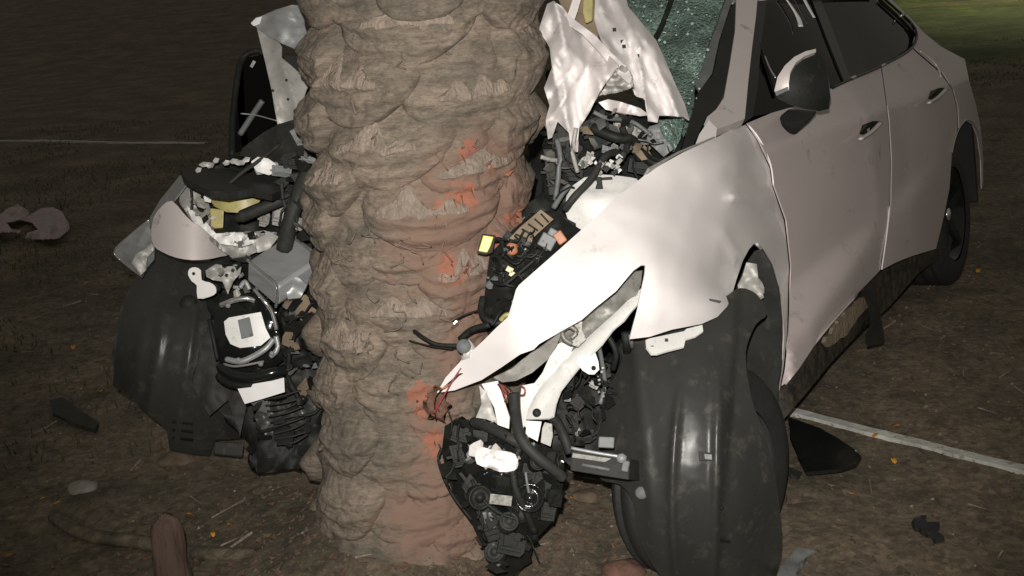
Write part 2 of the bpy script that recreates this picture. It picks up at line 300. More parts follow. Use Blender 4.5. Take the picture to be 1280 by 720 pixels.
# ------------------------------------------------------------------ palm
palm = thing('palm_tree', (-.36, 3.06, 0), 'thick palm trunk with scaly leaf bases and orange gouges where the car struck it', 'palm tree')
def axis_at(z): return np.array([-.355 + .105 * z + .01 * z * z, 2.89 + .105 * z])
def coreR(z): return .262 + .015 * math.exp(-z / .18) + .034 * min(1, max(0, (z - .6) / .8))
def bark_mat():
    m = mat('palm_bark', (.245, .192, .147), .93, 0, .3, 5, 1.5, 16, col2=(.135, .116, .09), dirt=.3, dcol=(.095, .085, .064), stretch=(1, 1, 3.2), fine=.4, fsc=34, cracks=.7)
    nt = m.node_tree; N = nt.nodes; Lk = nt.links.new; p = N['Principled BSDF']; src = p.inputs['Base Color'].links[0].from_socket
    g = N.new('ShaderNodeNewGeometry'); nz = N.new('ShaderNodeTexNoise'); nz.inputs['Scale'].default_value = 16; nz.inputs['Detail'].default_value = 8; nz.inputs['Roughness'].default_value = .7
    Lk(g.outputs['Position'], nz.inputs['Vector'])
    n9 = N.new('ShaderNodeTexNoise'); n9.inputs['Scale'].default_value = 42; n9.inputs['Detail'].default_value = 6; n9.inputs['Roughness'].default_value = .6; Lk(g.outputs['Position'], n9.inputs['Vector'])
    def layer(spots, col, src, thr=.35):
        tot = None
        for (px, py, rad) in spots:
            c = hit(px, py)
            if c is None: continue
            di = N.new('ShaderNodeVectorMath'); di.operation = 'DISTANCE'; Lk(g.outputs['Position'], di.inputs[0]); di.inputs[1].default_value = tuple(c)
            mr = N.new('ShaderNodeMapRange'); Lk(di.outputs['Value'], mr.inputs[0]); mr.inputs[1].default_value = 0; mr.inputs[2].default_value = rad * 2.1; mr.inputs[3].default_value = 1; mr.inputs[4].default_value = 0
            if tot is None: tot = mr.outputs[0]
            else:
                mm = N.new('ShaderNodeMath'); mm.operation = 'MAXIMUM'; Lk(tot, mm.inputs[0]); Lk(mr.outputs[0], mm.inputs[1]); tot = mm.outputs[0]
        mu = N.new('ShaderNodeMath'); mu.operation = 'MULTIPLY'; Lk(tot, mu.inputs[0]); Lk((n9 if thr > .3 else nz).outputs[0], mu.inputs[1])
        r = N.new('ShaderNodeValToRGB'); r.color_ramp.elements[0].position = thr - (.03 if thr > .3 else .1); r.color_ramp.elements[1].position = thr + (.03 if thr > .3 else .07); Lk(mu.outputs[0], r.inputs[0])
        mx = N.new('ShaderNodeMixRGB'); Lk(r.outputs[0], mx.inputs[0]); Lk(src, mx.inputs[1]); mx.inputs[2].default_value = (*col, 1); return mx.outputs[0]
    src = layer([(610, 215, .10), (600, 250, .16), (570, 300, .17), (620, 230, .14), (560, 640, .16), (640, 255, .1), (615, 330, .10), (590, 440, .10), (545, 520, .07), (560, 560, .07), (600, 380, .1)], (.20, .128, .095), src, .27)
    src = layer([(585, 190, .035), (578, 245, .05), (553, 262, .03), (642, 272, .045), (565, 338, .05), (560, 322, .03), (622, 300, .03), (527, 497, .05), (532, 512, .04), (545, 555, .045)], (.30, .122, .078), src, .33)
    Lk(src, p.inputs['Base Color']); return m
def hit(px, py):
    r = ray(px, py)
    for d in np.arange(2.2, 4, .005):
        p = EYE + r * d; a = axis_at(p[2])
        if math.hypot(p[0] - a[0], p[1] - a[1]) < coreR(p[2]) + .02: return p
    return None
M['bark'] = bark_mat()
def tsurf(th, z, off):
    a = axis_at(z); R = coreR(z) + off; return (a[0] + R * math.sin(th), a[1] - R * math.cos(th), z)
def core():
    V = []; Fc = []; nz_, nt_ = 150, 150; z1 = 3.0
    for j in range(nz_ + 1):
        z = -.06 + (z1 + .06) * j / nz_
        for i in range(nt_):
            th = 2 * math.pi * i / nt_; q = Vector((math.sin(th) * 1.1, math.cos(th) * 1.1, z * 3.6))
            off = .022 * (noise.noise(q * 2.2)) + .012 * noise.noise(q * 6) + .006 * (noise.noise(q * 16))
            off += .012 * (abs(noise.noise(Vector((th * 1.5, z * 14, 9)))) * 2 - .5)
            if z < .12: off += .05 * (1 - max(z, 0) / .12) ** 2 * (1 + noise.noise(Vector((th * 3, 0, 0))))
            V.append(tsurf(th, z, off))
    for j in range(nz_):
        for i in range(nt_): Fc.append([j * nt_ + i, j * nt_ + (i + 1) % nt_, (j + 1) * nt_ + (i + 1) % nt_, (j + 1) * nt_ + i])
    Fc.append([nz_ * nt_ + i for i in range(nt_)])
    link('trunk', V, Fc, 'bark', palm)
core()
def boot_off(u, v, A, seed):
    nn = noise.noise(Vector((u * 1.3 + seed, v * 1.4, seed * 1.3))); n2 = noise.noise(Vector((u * 4 + seed, v * 4, seed)))
    uu, vv = u + .06 * nn, v + .035 * n2
    e = 1 - (abs(uu) ** 2.2 + (abs(vv - .55) / .5) ** 2.2)
    side = max(0., min(1., e * (1.5 if vv < .55 else 1.5 + 5 * (vv - .55)))) ** (.6 if vv < .55 else .5)
    lipv = .56 + .10 * nn
    ramp = max(0, v / lipv) ** 1.4 if v < lipv else 1 - .55 * ((v - lipv) / (1 - lipv)) ** 1.3
    off = -.022 + (A * 1.55 * ramp + .012) * side + .006 * nn * side + .003 * n2 * side
    off += .0025 * noise.noise(Vector((u * 3 + seed, v * 13, seed))) + .0012 * noise.noise(Vector((u * 16 + seed, v * 22, seed)))
    cr1 = 1 - abs(noise.noise(Vector((u * 2.2 + seed, v * 7 + u * u * 2, seed + 5)))) * 2
    cr2 = 1 - abs(noise.noise(Vector((u * 6 + seed, v * 5, seed + 9)))) * 2
    sv = (v * 5 + u * u * 1.2 + noise.noise(Vector((u * 2, v * 3, seed)))) % 1.
    off += (-.006 * max(0, cr1) ** 9 - .003 * max(0, cr2) ** 9 + .0035 * (sv - .5) * (1 if sv < .85 else (1 - sv) / .15)) * (.4 + .6 * side)
    if v > lipv: off += .0035 * math.sin(v * 30 + 3 * uu * uu + seed) * side
    return off, side
def boot(th0, z0, hw, hh, A, seed, stub=True, skew=0.):
    """one old leaf base: a wide scale with a cut top, a blunt lip and a rounded underside"""
    nu, nv = (60, 42) if seed < 50 or seed != int(seed) else (24, 16); V = []; Fc = []; R = coreR(z0)
    def pt(u, v, o_=0.):
        off, side = boot_off(u, v, A, seed)
        zz = z0 + hh - 2 * hh * v - side * A * .5 * v + skew * u * hh + .22 * hh * u * u * (v + .2)
        return tsurf(th0 + hw * u * (1 - .08 * v) / R, zz, off + o_)
    for j in range(nv + 1):
        for i in range(nu + 1): V.append(pt(-1 + 2 * i / nu, j / nv))
    w_ = nu + 1
    for j in range(nv):
        for i in range(nu): Fc.append([j * w_ + i, (j + 1) * w_ + i, (j + 1) * w_ + i + 1, j * w_ + i + 1])
    b = link('leaf_base', V, Fc, 'bark', palm)
    if stub:                              # pale broken top of the leaf stalk, on the upper half of the scale
        V = []; Fc = []; nu = 24; nv = 10; tw = U(.55, .85); cx_ = U(-.2, .2)
        for i in range(nu + 1):
            u = -1 + 2 * i / nu; top = .54 - (.40 * (1 - abs(u) ** 1.3) * (.65 + .7 * noise.noise(Vector((u * 2.6 + seed, seed, 1))))) ; bot = .60 + .05 * noise.noise(Vector((u * 5, seed, 4)))
            for j in range(nv + 1):
                v = top + (bot - top) * j / nv; e = min(1, 5 * min(1 - abs(u), j / nv, 1 - j / nv))
                V.append(pt(cx_ + u * tw, v, -.008 + .015 * e + .007 * noise.noise(Vector((u * 8, v * 3, seed))) * e + .003 * noise.noise(Vector((u * 22, v * 6, seed)))))
        w_ = nv + 1
        for i in range(nu):
            for j in range(nv): Fc.append([i * w_ + j, i * w_ + j + 1, (i + 1) * w_ + j + 1, (i + 1) * w_ + j])
        link('cut_face', V, Fc, 'stub', b)
BOOTS = [(500, 22, 90, 42, .030, 1), (386, 52, 46, 40, .05, 0), (440, 98, 78, 44, .04, 1), (600, 112, 92, 40, .026, 1), (660, 55, 52, 52, .045, 0), (650, -20, 60, 40, .04, 0), (392, 132, 46, 40, .055, 0), (478, 178, 86, 42, .036, 1),
         (652, 140, 50, 42, .04, 0), (600, 205, 72, 36, .03, 1), (410, 215, 54, 42, .05, 1), (545, 258, 92, 42, .036, 1), (652, 225, 44, 46, .035, 0), (398, 262, 40, 38, .045, 0), (430, 312, 58, 40, .02, 0), (640, 285, 40, 32, .04, 0), (585, 335, 62, 40, .03, 1), (500, 318, 60, 34, .02, 0),
         (503, 392, 88, 36, .026, 1), (405, 345, 34, 42, .04, 0), (430, 424, 56, 42, .045, 1), (570, 412, 60, 36, .024, 0), (410, 468, 38, 44, .05, 0), (500, 478, 74, 48, .028, 0), (560, 515, 54, 38, .024, 0), (428, 540, 52, 48, .045, 0), (500, 565, 76, 44, .024, 0), (556, 590, 56, 40, .026, 0), (428, 620, 56, 48, .05, 0), (520, 645, 74, 40, .024, 0), (590, 660, 50, 36, .03, 0), (560, -30, 80, 40, .03, 1), (440, -30, 70, 44, .04, 0)]
k = 0
for (px, py, hwp, hhp, A, st) in BOOTS:
    p = hit(px, py); k += 1
    if p is None: p = hit(px + (10 if px < 520 else -12), py)
    if p is None: continue
    a = axis_at(p[2]); th = math.atan2(p[0] - a[0], -(p[1] - a[1])); sc = 3.05 / FPX
    boot(th, p[2] - 0, hwp * sc * 1.05, hhp * sc * 1.12, A * (.9 if py < 380 else .62), k * 1.7, bool(st), U(-.12, .12))
for r in range(16):                       # round the back and above the frame
    z = .1 + r * .19
    for q in range(6):
        th = math.pi * (.62 + .76 * (q + (r % 2) * .5) / 5.5) if z < 1.45 else 2 * math.pi * (q + (r % 2) * .5) / 6
        boot(th, z, .15, .11, .05, 50 + r * 7 + q, False)
for i in range(46):                       # torn fibres and cracks low on the trunk
    px, py = (U(420, 590), U(280, 480)) if i % 2 else (U(410, 600), U(40, 680)); p = hit(px, py)
    if p is None: continue
    a = axis_at(p[2]); th = math.atan2(p[0] - a[0], -(p[1] - a[1])); q = [tsurf(th + j * U(-.04, .05), p[2] - j * U(.004, .02), .028 + .012 * math.sin(j)) for j in range(4)]
    tube('fibre', palm, 'bark', q, .0022, 5, 3, world=True)
# ------------------------------------------------------------------ wrecked car
CX, CY, YAW, CR, CP, LIFT = -.282, 3.137, .63, -.122, -.034, -.002
def c2w(X):
    a, b, c = X; cr, sr = math.cos(CR), math.sin(CR); b, c = b * cr + c * sr, c * cr - b * sr
    cr, sr = math.cos(CP), math.sin(CP); a, c = a * cr - c * sr, c * cr + a * sr; cy, sy = math.cos(YAW), math.sin(YAW)
    return np.array([CX + a * sy + b * cy, CY + a * cy - b * sy, c + LIFT])
O0 = c2w((0, 0, 0)); MM = np.array([c2w(e) - O0 for e in ((1, 0, 0), (0, 1, 0), (0, 0, 1))]).T; MI = np.linalg.inv(MM)
def hwid(a, c):
    b = .93 - .10 * (c - .55) ** 2
    if c > .93: b -= .5 * (c - .93)
    if a > 3: b -= .06 * (a - 3) ** 2
    if .62 < a < 2.7:
        amp = .10 * max(0, 1 - abs(a - .8) / .95) if a < 1.67 else .02 * max(0, 1 - abs(a - 2.1) / .5)
        b += amp * (1 / (1 + math.exp(min(30, max(-30, (c - (.40 + .12 * (a - .7))) / .017)))) - .5)
    return b
def side_d(px, py, off=0.):
    r = ray(px, py); e = MI @ (EYE - O0); g = MI @ r; lo = None; d = 2.0; pv = None
    def f(d): l = e + g * d; return l[1] - hwid(l[0], l[2]) - off
    a, b = 2.0, 7.5; fa = f(a)
    d = a
    while d < b:
        v = f(d)
        if v <= 0:
            lo, hi = d - .1, d
            for _ in range(14):
                m_ = (lo + hi) / 2
                if f(m_) > 0: lo = m_
                else: hi = m_
            return hi
        d += .1
    return 5.5
def SD(off=0.): return lambda x, y: side_d(x, y, off)
car = thing('wrecked_car', tuple(c2w((1.4, 0, 0))), 'white saloon car with its front end crushed around the palm trunk', 'car')
# doors and quarter
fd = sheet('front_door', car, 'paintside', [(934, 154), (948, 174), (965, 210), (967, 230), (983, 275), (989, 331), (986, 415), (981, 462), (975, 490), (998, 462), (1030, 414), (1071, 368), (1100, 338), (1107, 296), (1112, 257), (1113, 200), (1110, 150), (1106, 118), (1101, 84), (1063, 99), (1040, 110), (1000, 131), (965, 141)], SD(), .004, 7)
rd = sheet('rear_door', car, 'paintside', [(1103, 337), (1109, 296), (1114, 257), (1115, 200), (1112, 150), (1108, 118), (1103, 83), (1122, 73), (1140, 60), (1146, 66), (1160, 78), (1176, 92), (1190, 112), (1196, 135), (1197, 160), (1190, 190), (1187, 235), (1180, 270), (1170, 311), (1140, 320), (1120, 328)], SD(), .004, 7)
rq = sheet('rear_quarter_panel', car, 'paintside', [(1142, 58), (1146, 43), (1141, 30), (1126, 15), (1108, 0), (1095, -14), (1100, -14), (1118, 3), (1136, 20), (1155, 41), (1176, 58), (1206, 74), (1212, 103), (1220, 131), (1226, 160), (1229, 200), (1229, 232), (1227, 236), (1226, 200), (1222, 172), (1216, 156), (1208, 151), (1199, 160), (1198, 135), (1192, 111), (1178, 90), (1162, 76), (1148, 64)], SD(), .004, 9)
tube('arch_lip', rq, 'chrome', [(x, y, side_d(x, y, .004)) for x, y in ((1190, 190), (1197, 165), (1208, 150), (1219, 158), (1225, 180), (1229, 232))], .003, 6)
tube('door_edge_trim', rd, 'paintlit', [(x, y, side_d(x, y, .003)) for x, y in ((1112, 258), (1108, 296), (1102, 337))], .0028, 6)
tube('door_edge_trim', fd, 'paintlit', [(x, y, side_d(x, y, .002)) for x, y in ((936, 157), (950, 175), (963, 205), (967, 232))], .003, 6)
tube('crease', fd, 'paintside', [(x, y, side_d(x, y, .004)) for x, y in ((983, 476), (1030, 415), (1071, 369))], .004, 6)
def handle(par, cx, cy, s):
    d = side_d(cx, cy)
    block('handle_recess', par, 'blackgloss', [(cx - 13 * s, cy + 8 * s), (cx - 9 * s, cy - 4 * s), (cx + 4 * s, cy - 9 * s), (cx + 13 * s, cy - 9 * s), (cx + 8 * s, cy + 1 * s), (cx - 4 * s, cy + 9 * s)], SD(.003), .02, .002)
    tube('handle_grip', par, 'paint', [(x, y, side_d(x, y, .028)) for x, y in ((cx - 12 * s, cy + 14 * s), (cx + 2 * s, cy + 5 * s), (cx + 14 * s, cy - 7 * s))], .0095, 8, 4, flat=.6)
handle(fd, 1087, 160, 1.0); handle(rd, 1171, 117, .85)
# sill
sheet('sill', car, 'sill', [(974, 489), (998, 463), (1030, 415), (1071, 369), (1102, 339), (1140, 321), (1171, 312), (1190, 300), (1188, 314), (1150, 340), (1110, 385), (1080, 410), (1040, 452), (1005, 495), (978, 526), (960, 538), (968, 505)], SD(-.015), .03, 13, (.012, 30, 3))
sheet('mud_crust', car, 'mud', [(1062, 386), (1078, 372), (1092, 366), (1085, 384), (1072, 398), (1060, 418), (1046, 428), (1036, 434), (1031, 428), (1042, 410)], SD(.0), .012, 7, (.010, 14, 2), jag=2)
block('hanging_bracket', car, 'rubber', [(1076, 362), (1090, 358), (1098, 380), (1103, 405), (1106, 424), (1104, 430), (1084, 434), (1081, 420), (1088, 405), (1086, 385)], SD(.02), .03, .004)
# rear wheel
tc = c2w((2.84, .80, .33)); tax = c2w((2.84, .9, .33)) - tc; tax /= np.linalg.norm(tax); tc[2] = .325
rw = thing  # (kept as builder reference)
def wheel(c, ax, R, wd, rim=True, name='wheel'):
    t = [(-wd / 2, R * .66), (-wd / 2 - .006, R * .8), (-wd * .46, R * .95), (-wd * .36, R), (-.062, R), (-.058, R - .008), (-.052, R - .008), (-.048, R), (-.012, R), (-.008, R - .008), (.008, R - .008), (.012, R), (.048, R), (.052, R - .008), (.058, R - .008), (.062, R), (wd * .36, R), (wd * .46, R * .95), (wd / 2 + .006, R * .8), (wd / 2, R * .66)]
    ty = lathe(name, car, 'tyre', c, ax, t, 60)
    if rim:
        lathe('rim', ty, 'blackgloss', c, ax, [(-wd / 2 + .02, R * .60), (wd / 2 - .02, R * .66), (wd / 2 - .006, R * .68), (wd / 2 - .008, R * .63), (wd * .1, R * .58), (wd * .05, .001)], 40)
        a = np.array(ax); h = np.cross(a, [0, 0, 1.]); h /= np.linalg.norm(h); v = np.cross(h, a)
        for q in range(5):
            an = q * 2 * math.pi / 5 + .3; e = h * math.cos(an) + v * math.sin(an); s = np.cross(a, e)
            b = c + a * (wd * .36); P = []
            for (r_, w2, z_) in ((.03, .03, .0), (R * .62, .017, .02)):
                for sg in (-1, 1):
                    for dz in (0, .025): P.append(b + e * r_ + s * w2 * sg - a * (dz) + a * z_)
            link('spoke', P, [[0, 2, 6, 4], [1, 5, 7, 3], [0, 4, 5, 1], [2, 3, 7, 6], [0, 1, 3, 2], [4, 6, 7, 5]], 'black', ty, False, bevel=.003)
        lathe('wheel_cap', ty, 'chrome', c + a * (wd * .37), a, [(0, .03), (.008, .028), (.012, .0005)], 16)
    return ty
wheel(tc, tax, .335, .225)
# wheelhouse behind rear tyre
def carbox(name, par, m, a0, a1, b0, b1, c0, c1, bevel=.01, top=None):
    V = [c2w((a, b, c)) for c in (c0, c1) for b in (b0, b1) for a in (a0, a1)]
    if top:
        da0, da1, db = top; V[4] = c2w((a0 + da0, b0 + db, c1)); V[5] = c2w((a1 + da1, b0 + db, c1)); V[6] = c2w((a0 + da0, b1 - db, c1)); V[7] = c2w((a1 + da1, b1 - db, c1))
    return link(name, V, [[0, 1, 3, 2], [4, 6, 7, 5], [0, 4, 5, 1], [2, 3, 7, 6], [0, 2, 6, 4], [1, 5, 7, 3]], m, par, False, bevel=bevel)
carbox('wheelhouse', car, 'seat', 2.35, 3.46, .30, .68, .25, .86)
carbox('wheelhouse_liner', car, 'seat', 3.40, 3.44, .30, .885, .28, .84)
carbox('wheelhouse_liner', car, 'seat', 2.38, 2.44, .30, .86, .28, .70)
carbox('wheelhouse_liner', car, 'seat', 2.40, 3.42, .30, .84, .77, .81)
carbox('floorpan', car, 'black', .75, 3.75, -.72, .72, .20, .32)
carbox('cabin_lining', car, 'seat', 2.7, 3.6, -.70, .62, .35, .92)
for b in (-.42, .38):
    s = carbox('front_seat', car, 'seat', 1.25, 1.75, b - .25, b + .25, .35, .58, .05); carbox('seat_back', s, 'seat', 1.68, 1.85, b - .24, b + .24, .55, 1.1, .05); carbox('headrest', s, 'seat', 1.74, 1.84, b - .12, b + .12, 1.12, 1.28, .03)
carbox('dashboard', car, 'seat', .75, 1.05, -.7, .72, .55, .93, .04)
# roof and boot as one cross-lofted shell, right hand side of the body
def loft(name, m, secs, nb=14, par=car, thick=.004):
    V = []; Fc = []
    for (a, c, hb, dc) in secs:
        for i in range(nb + 1):
            t = -1 + 2 * i / nb; V.append(c2w((a, hb * t, c + dc * (1 - t * t))))
    w_ = nb + 1
    for j in range(len(secs) - 1):
        for i in range(nb): Fc.append([j * w_ + i, j * w_ + i + 1, (j + 1) * w_ + i + 1, (j + 1) * w_ + i])
    return link(name, V, Fc, m, par, solid=thick)
loft('roof', 'paint', [(1.5, 1.405, .60, .03), (1.9, 1.425, .62, .035), (2.3, 1.42, .63, .035), (2.8, 1.375, .64, .03)])
loft('rear_window', 'glass', [(2.805, 1.37, .62, .03), (3.2, 1.25, .66, .03), (3.62, 1.06, .72, .02)], thick=.005)
loft('boot_lid', 'paintside', [(3.62, 1.05, .70, .02), (3.74, 1.0, .70, .02), (3.84, .96, .69, .01), (3.88, .85, .68, .01), (3.9, .6, .68, 0), (3.86, .36, .66, 0)])
V = []; secs = [(1.0, .25), (1.0, .95), (2.0, .98), (3.0, 1.0), (3.8, .96), (4.1, .9)]
def rs(a, c): return c2w((a, -hwid(a, c), c))
as_ = [.8 + .2 * i for i in range(17)]; cs = [.25 + .1 * i for i in range(8)]
V = [rs(a, c) for c in cs for a in as_]; Fc = [[j * 17 + i, j * 17 + i + 1, (j + 1) * 17 + i + 1, (j + 1) * 17 + i] for j in range(7) for i in range(16)]
link('far_side_panel', V, Fc, 'paint', car, solid=.004)
# windows
fw = sheet('front_side_window', car, 'glass', [(957, -20), (1005, -20), (1014, 0), (1036, 50), (1057, 98), (1063, 98), (1040, 110), (1000, 131), (965, 141), (939, 146), (944, 100), (949, 50), (953, 0)], SD(-.02), .004, 16)
sheet('rear_side_window', car, 'glass', [(1018, -20), (1085, -20), (1103, 0), (1124, 19), (1138, 30), (1144, 43), (1138, 59), (1103, 81), (1066, 97), (1062, 97), (1040, 50), (1020, 0)], SD(-.02), .004, 16)
sheet('window_pillar_trim', car, 'blackgloss', [(1008, -20), (1020, -20), (1026, 0), (1044, 45), (1063, 98), (1055, 101), (1035, 52), (1015, 0)], SD(-.012), .008, 12)
sheet('window_corner_trim', car, 'blackgloss', [(947, -20), (960, -20), (956, 20), (950, 70), (947, 110), (941, 146), (932, 152), (935, 110), (941, 50)], SD(-.006), .012, 12)
tube('quarter_bar', car, 'blackgloss', [(x, y, side_d(x, y, -.01)) for x, y in ((950, 55), (958, 80), (971, 118))], .007, 6)
tube('quarter_bar_trim', car, 'chrome', [(x, y, side_d(x, y, -.0)) for x, y in ((956, 70), (962, 85), (970, 98))], .003, 6)
tube('pale_strip', car, 'pale', [(x, y, side_d(x, y, .002)) for x, y in ((976, -10), (988, 6), (998, 22), (1001, 33))], .010, 6, 4, flat=.3)  # pale strips laid just outside the side glass
tube('pale_strip', car, 'pale', [(x, y, side_d(x, y, .002)) for x, y in ((1001, -10), (1010, 8), (1018, 22))], .008, 6, 4, flat=.3)
tube('belt_line_trim', car, 'blackgloss', [(x, y, side_d(x, y, .003)) for x, y in ((1040, 110), (1066, 98), (1103, 82), (1138, 62), (1146, 44), (1140, 30), (1124, 15), (1104, -3))], .006, 6, 6)
for x, y in ((1103, 82), (1066, 97), (1128, 19)): tube('chrome_glint', car, 'chrome', [(x - 4, y + 2, side_d(x, y, .008)), (x + 4, y - 2, side_d(x, y, .008))], .006, 8)  # bright beads added in place of flash glints on the trim
tube('drip_rail', car, 'paint', [(x, y, side_d(x, y, .006)) for x, y in ((1150, 64), (1162, 73), (1172, 84), (1176, 96))], .005, 6)
# A pillar, windscreen
def ad(x, y): return 3.30 - .0016 * (y - 150) * 1.0 + (.0035 * (150 - y)) * .55 + (x - 930) * .0012
sheet('windscreen_pillar', car, 'paint', [(921, -15), (948, -15), (945, 20), (940, 60), (935, 105), (931, 148), (915, 155), (897, 161), (889, 151), (884, 146), (895, 137), (905, 122), (912, 82), (919, 38)], ad, .03, 10)
sheet('cowl_corner', car, 'paintlit', [(886, 150), (896, 160), (895, 172), (880, 178), (868, 184), (874, 168)], lambda x, y: ad(x, y) - .02, .006, 6)
sheet('windscreen_seal', car, 'blackgloss', [(922, 0), (920, 38), (911, 84), (906, 112), (899, 133), (882, 147), (872, 170), (862, 190), (850, 192), (858, 168), (872, 117), (892, 92), (900, 50), (914, 8)], lambda x, y: ad(x, y) + .015, .02, 10, (.006, 20, 1))
sheet('windscreen_edge', car, 'grey', [(914, 4), (899, 50), (890, 92), (874, 114), (869, 104), (884, 60), (902, 12), (906, -10), (916, -10)], lambda x, y: ad(x, y) + .03, .006, 9, (.006, 16, 8))
ws = sheet('windscreen', car, 'crazed', [(770, -20), (912, -20), (905, 0), (884, 60), (868, 108), (868, 125), (856, 165), (842, 192), (812, 195), (800, 140), (790, 60)], [(770, 0, 3.75), (905, 0, 3.62), (870, 110, 3.36), (850, 185, 3.22), (810, 180, 3.3), (790, 80, 3.55)], .006, 11, (.03, 40, 5))
for i in range(150):                       # glass crumbs hanging on the laminate
    x, y = U(800, 900), U(0, 150)
    if x > 905 - y * .27 or x < 792 + y * .42: continue
    d = 3.64 - .0026 * y - .03; s = U(.8, 2.2); n_ = block('glass_crumb', ws, 'crumb' if 'crumb' in M else M.setdefault('crumb', mat('glass_crumb', (.35, .5, .44), .1, 0, .3)), [(x, y - s), (x + s, y), (x + U(-.5, .5), y + s), (x - s, y + U(-.5, .5))], d, .004, 0)
    if i > 60: break
tube('wiper_arm', car, 'black', [(842, -10, 3.55), (828, 30, 3.5), (812, 60, 3.45)], .008)
# mirror
md = side_d(985, 150) - .02
mi = sheet('side_mirror', car, 'black', [(973, 98), (986, 80), (1003, 68), (1021, 63), (1030, 75), (1035, 95), (1038, 122), (1036, 136), (1024, 139), (1005, 136), (988, 131), (970, 122)], lambda x, y: md - .26 + ((x - 1003) / 60) ** 2 * .07 + ((y - 102) / 60) ** 2 * .07, .09, 7, bevel=.012)
sheet('mirror_cap', mi, 'paint', [(968, 113), (972, 96), (981, 82), (993, 71), (1007, 64), (1020, 61), (1020, 65), (1006, 70), (995, 78), (988, 90), (986, 104), (986, 113), (971, 120)], lambda x, y: md - .28 + ((x - 1003) / 60) ** 2 * .07 + ((y - 102) / 60) ** 2 * .07, .03, 5, bevel=.003)
block('turn_signal', mi, 'grey', [(969, 115), (985, 108), (986, 113), (970, 120)], md - .288, .02, .002)
tube('mirror_rim', mi, 'grey', [(1026, 72, md - .2), (1033, 95, md - .2), (1037, 125, md - .2)], .005)
block('mirror_foot', mi, 'black', [(974, 146), (986, 136), (1022, 139), (1012, 152), (994, 169), (979, 165)], [(974, 146, md - .06), (1022, 139, md - .16), (990, 168, md - .03)], .07, .008)
# front fender torn loose
FO = [(546, 491), (557, 472), (577, 450), (592, 437), (606, 424), (620, 410), (635, 396), (640, 380), (645, 362), (649, 356), (690, 320), (727, 287), (747, 269), (770, 247), (800, 224), (812, 214), (855, 190), (897, 171), (915, 162), (932, 156), (946, 175), (962, 210), (965, 232), (980, 276), (986, 331), (984, 415), (979, 462), (974, 489), (972, 488), (975, 455), (979, 420), (976, 380), (969, 347), (959, 322), (950, 309), (943, 304), (936, 312), (929, 325), (921, 348), (914, 372), (909, 383), (897, 396), (877, 405), (840, 412), (812, 421), (787, 424), (797, 385), (806, 342), (807, 331), (802, 331), (792, 338), (770, 364), (745, 384), (727, 400), (700, 415), (674, 430), (667, 437), (650, 443), (627, 459), (602, 475), (568, 488)]
FC = [(546, 491, 2.80), (600, 440, 2.70), (640, 380, 2.62), (650, 440, 2.62), (727, 287, 2.66), (720, 380, 2.56), (800, 224, 2.80), (800, 330, 2.58), (855, 190, 2.95), (850, 300, 2.745), (787, 424, 2.60), (877, 405, 2.68), (910, 380, 2.80), (897, 171, side_d(897, 171) - .0), (932, 156, side_d(932, 156)), (962, 210, side_d(962, 210)), (986, 331, side_d(986, 331)), (980, 440, side_d(980, 440)), (973, 485, side_d(973, 485)), (972, 360, side_d(972, 360) - .0), (943, 306, 3.16), (930, 230, 3.18), (912, 250, 3.07), (925, 325, 3.06), (890, 300, 2.89), (885, 230, 2.965), (870, 260, 2.88), (860, 225, 2.91), (940, 200, side_d(940, 200)), (920, 190, side_d(920, 190)), (900, 350, 2.89), (960, 270, side_d(960, 270)), (870, 340, 2.73), (830, 270, 2.745), (690, 400, 2.58)]
fe = sheet('front_fender', car, 'paintlit', FO, FC, .004, 7, (.006, 60, 2), ridges=[(915, 246, 964, 252, .05, 6), (918, 225, 950, 228, -.03, 9), (915, 248, 922, 205, .014, 6), (940, 215, 962, 232, -.02, 12), (905, 290, 925, 330, .02, 6), (900, 280, 892, 330, .004, 6), (640, 398, 652, 372, .010, 6), (950, 280, 980, 330, .01, 7), (905, 200, 900, 215, .005, 5)])
tube('arch_lip', fe, 'paint', [(x, y, depth_fn(FC)(x, y) - .006) for x, y in ((973, 489), (976, 455), (979, 420), (976, 380), (969, 347), (959, 322), (946, 305))], .005, 6)
sheet('fender_rolled_edge', fe, 'primer', [(617, 472), (640, 461), (668, 440), (690, 424), (703, 414), (696, 432), (684, 450), (665, 466), (645, 476), (628, 478)], [(617, 472, 2.70), (700, 416, 2.63), (665, 462, 2.72), (645, 470, 2.66)], .004, 6, (.008, 18, 2))
block('paint_chip', fe, 'grey', [(886, 373), (902, 376), (900, 379), (887, 376)], lambda x, y: depth_fn(FC)(x, y) - .004, .003, 0)
br = sheet('fender_bracket', car, 'white', [(807, 425), (812, 423), (855, 414), (858, 411), (878, 406), (879, 414), (870, 420), (857, 424), (855, 433), (835, 438), (822, 442), (814, 442), (808, 434)], [(807, 430, 2.63), (878, 410, 2.70), (840, 440, 2.62)], .006, 6, bevel=.001)
for x, y in ((844, 427), (833, 425), (815, 434)): block('bolt_hole', br, 'black', [(x - 2, y - 2), (x + 2, y - 2), (x + 2.4, y + 2), (x - 2, y + 2.2)], 2.618 + (x - 807) * .001, .003, 0)
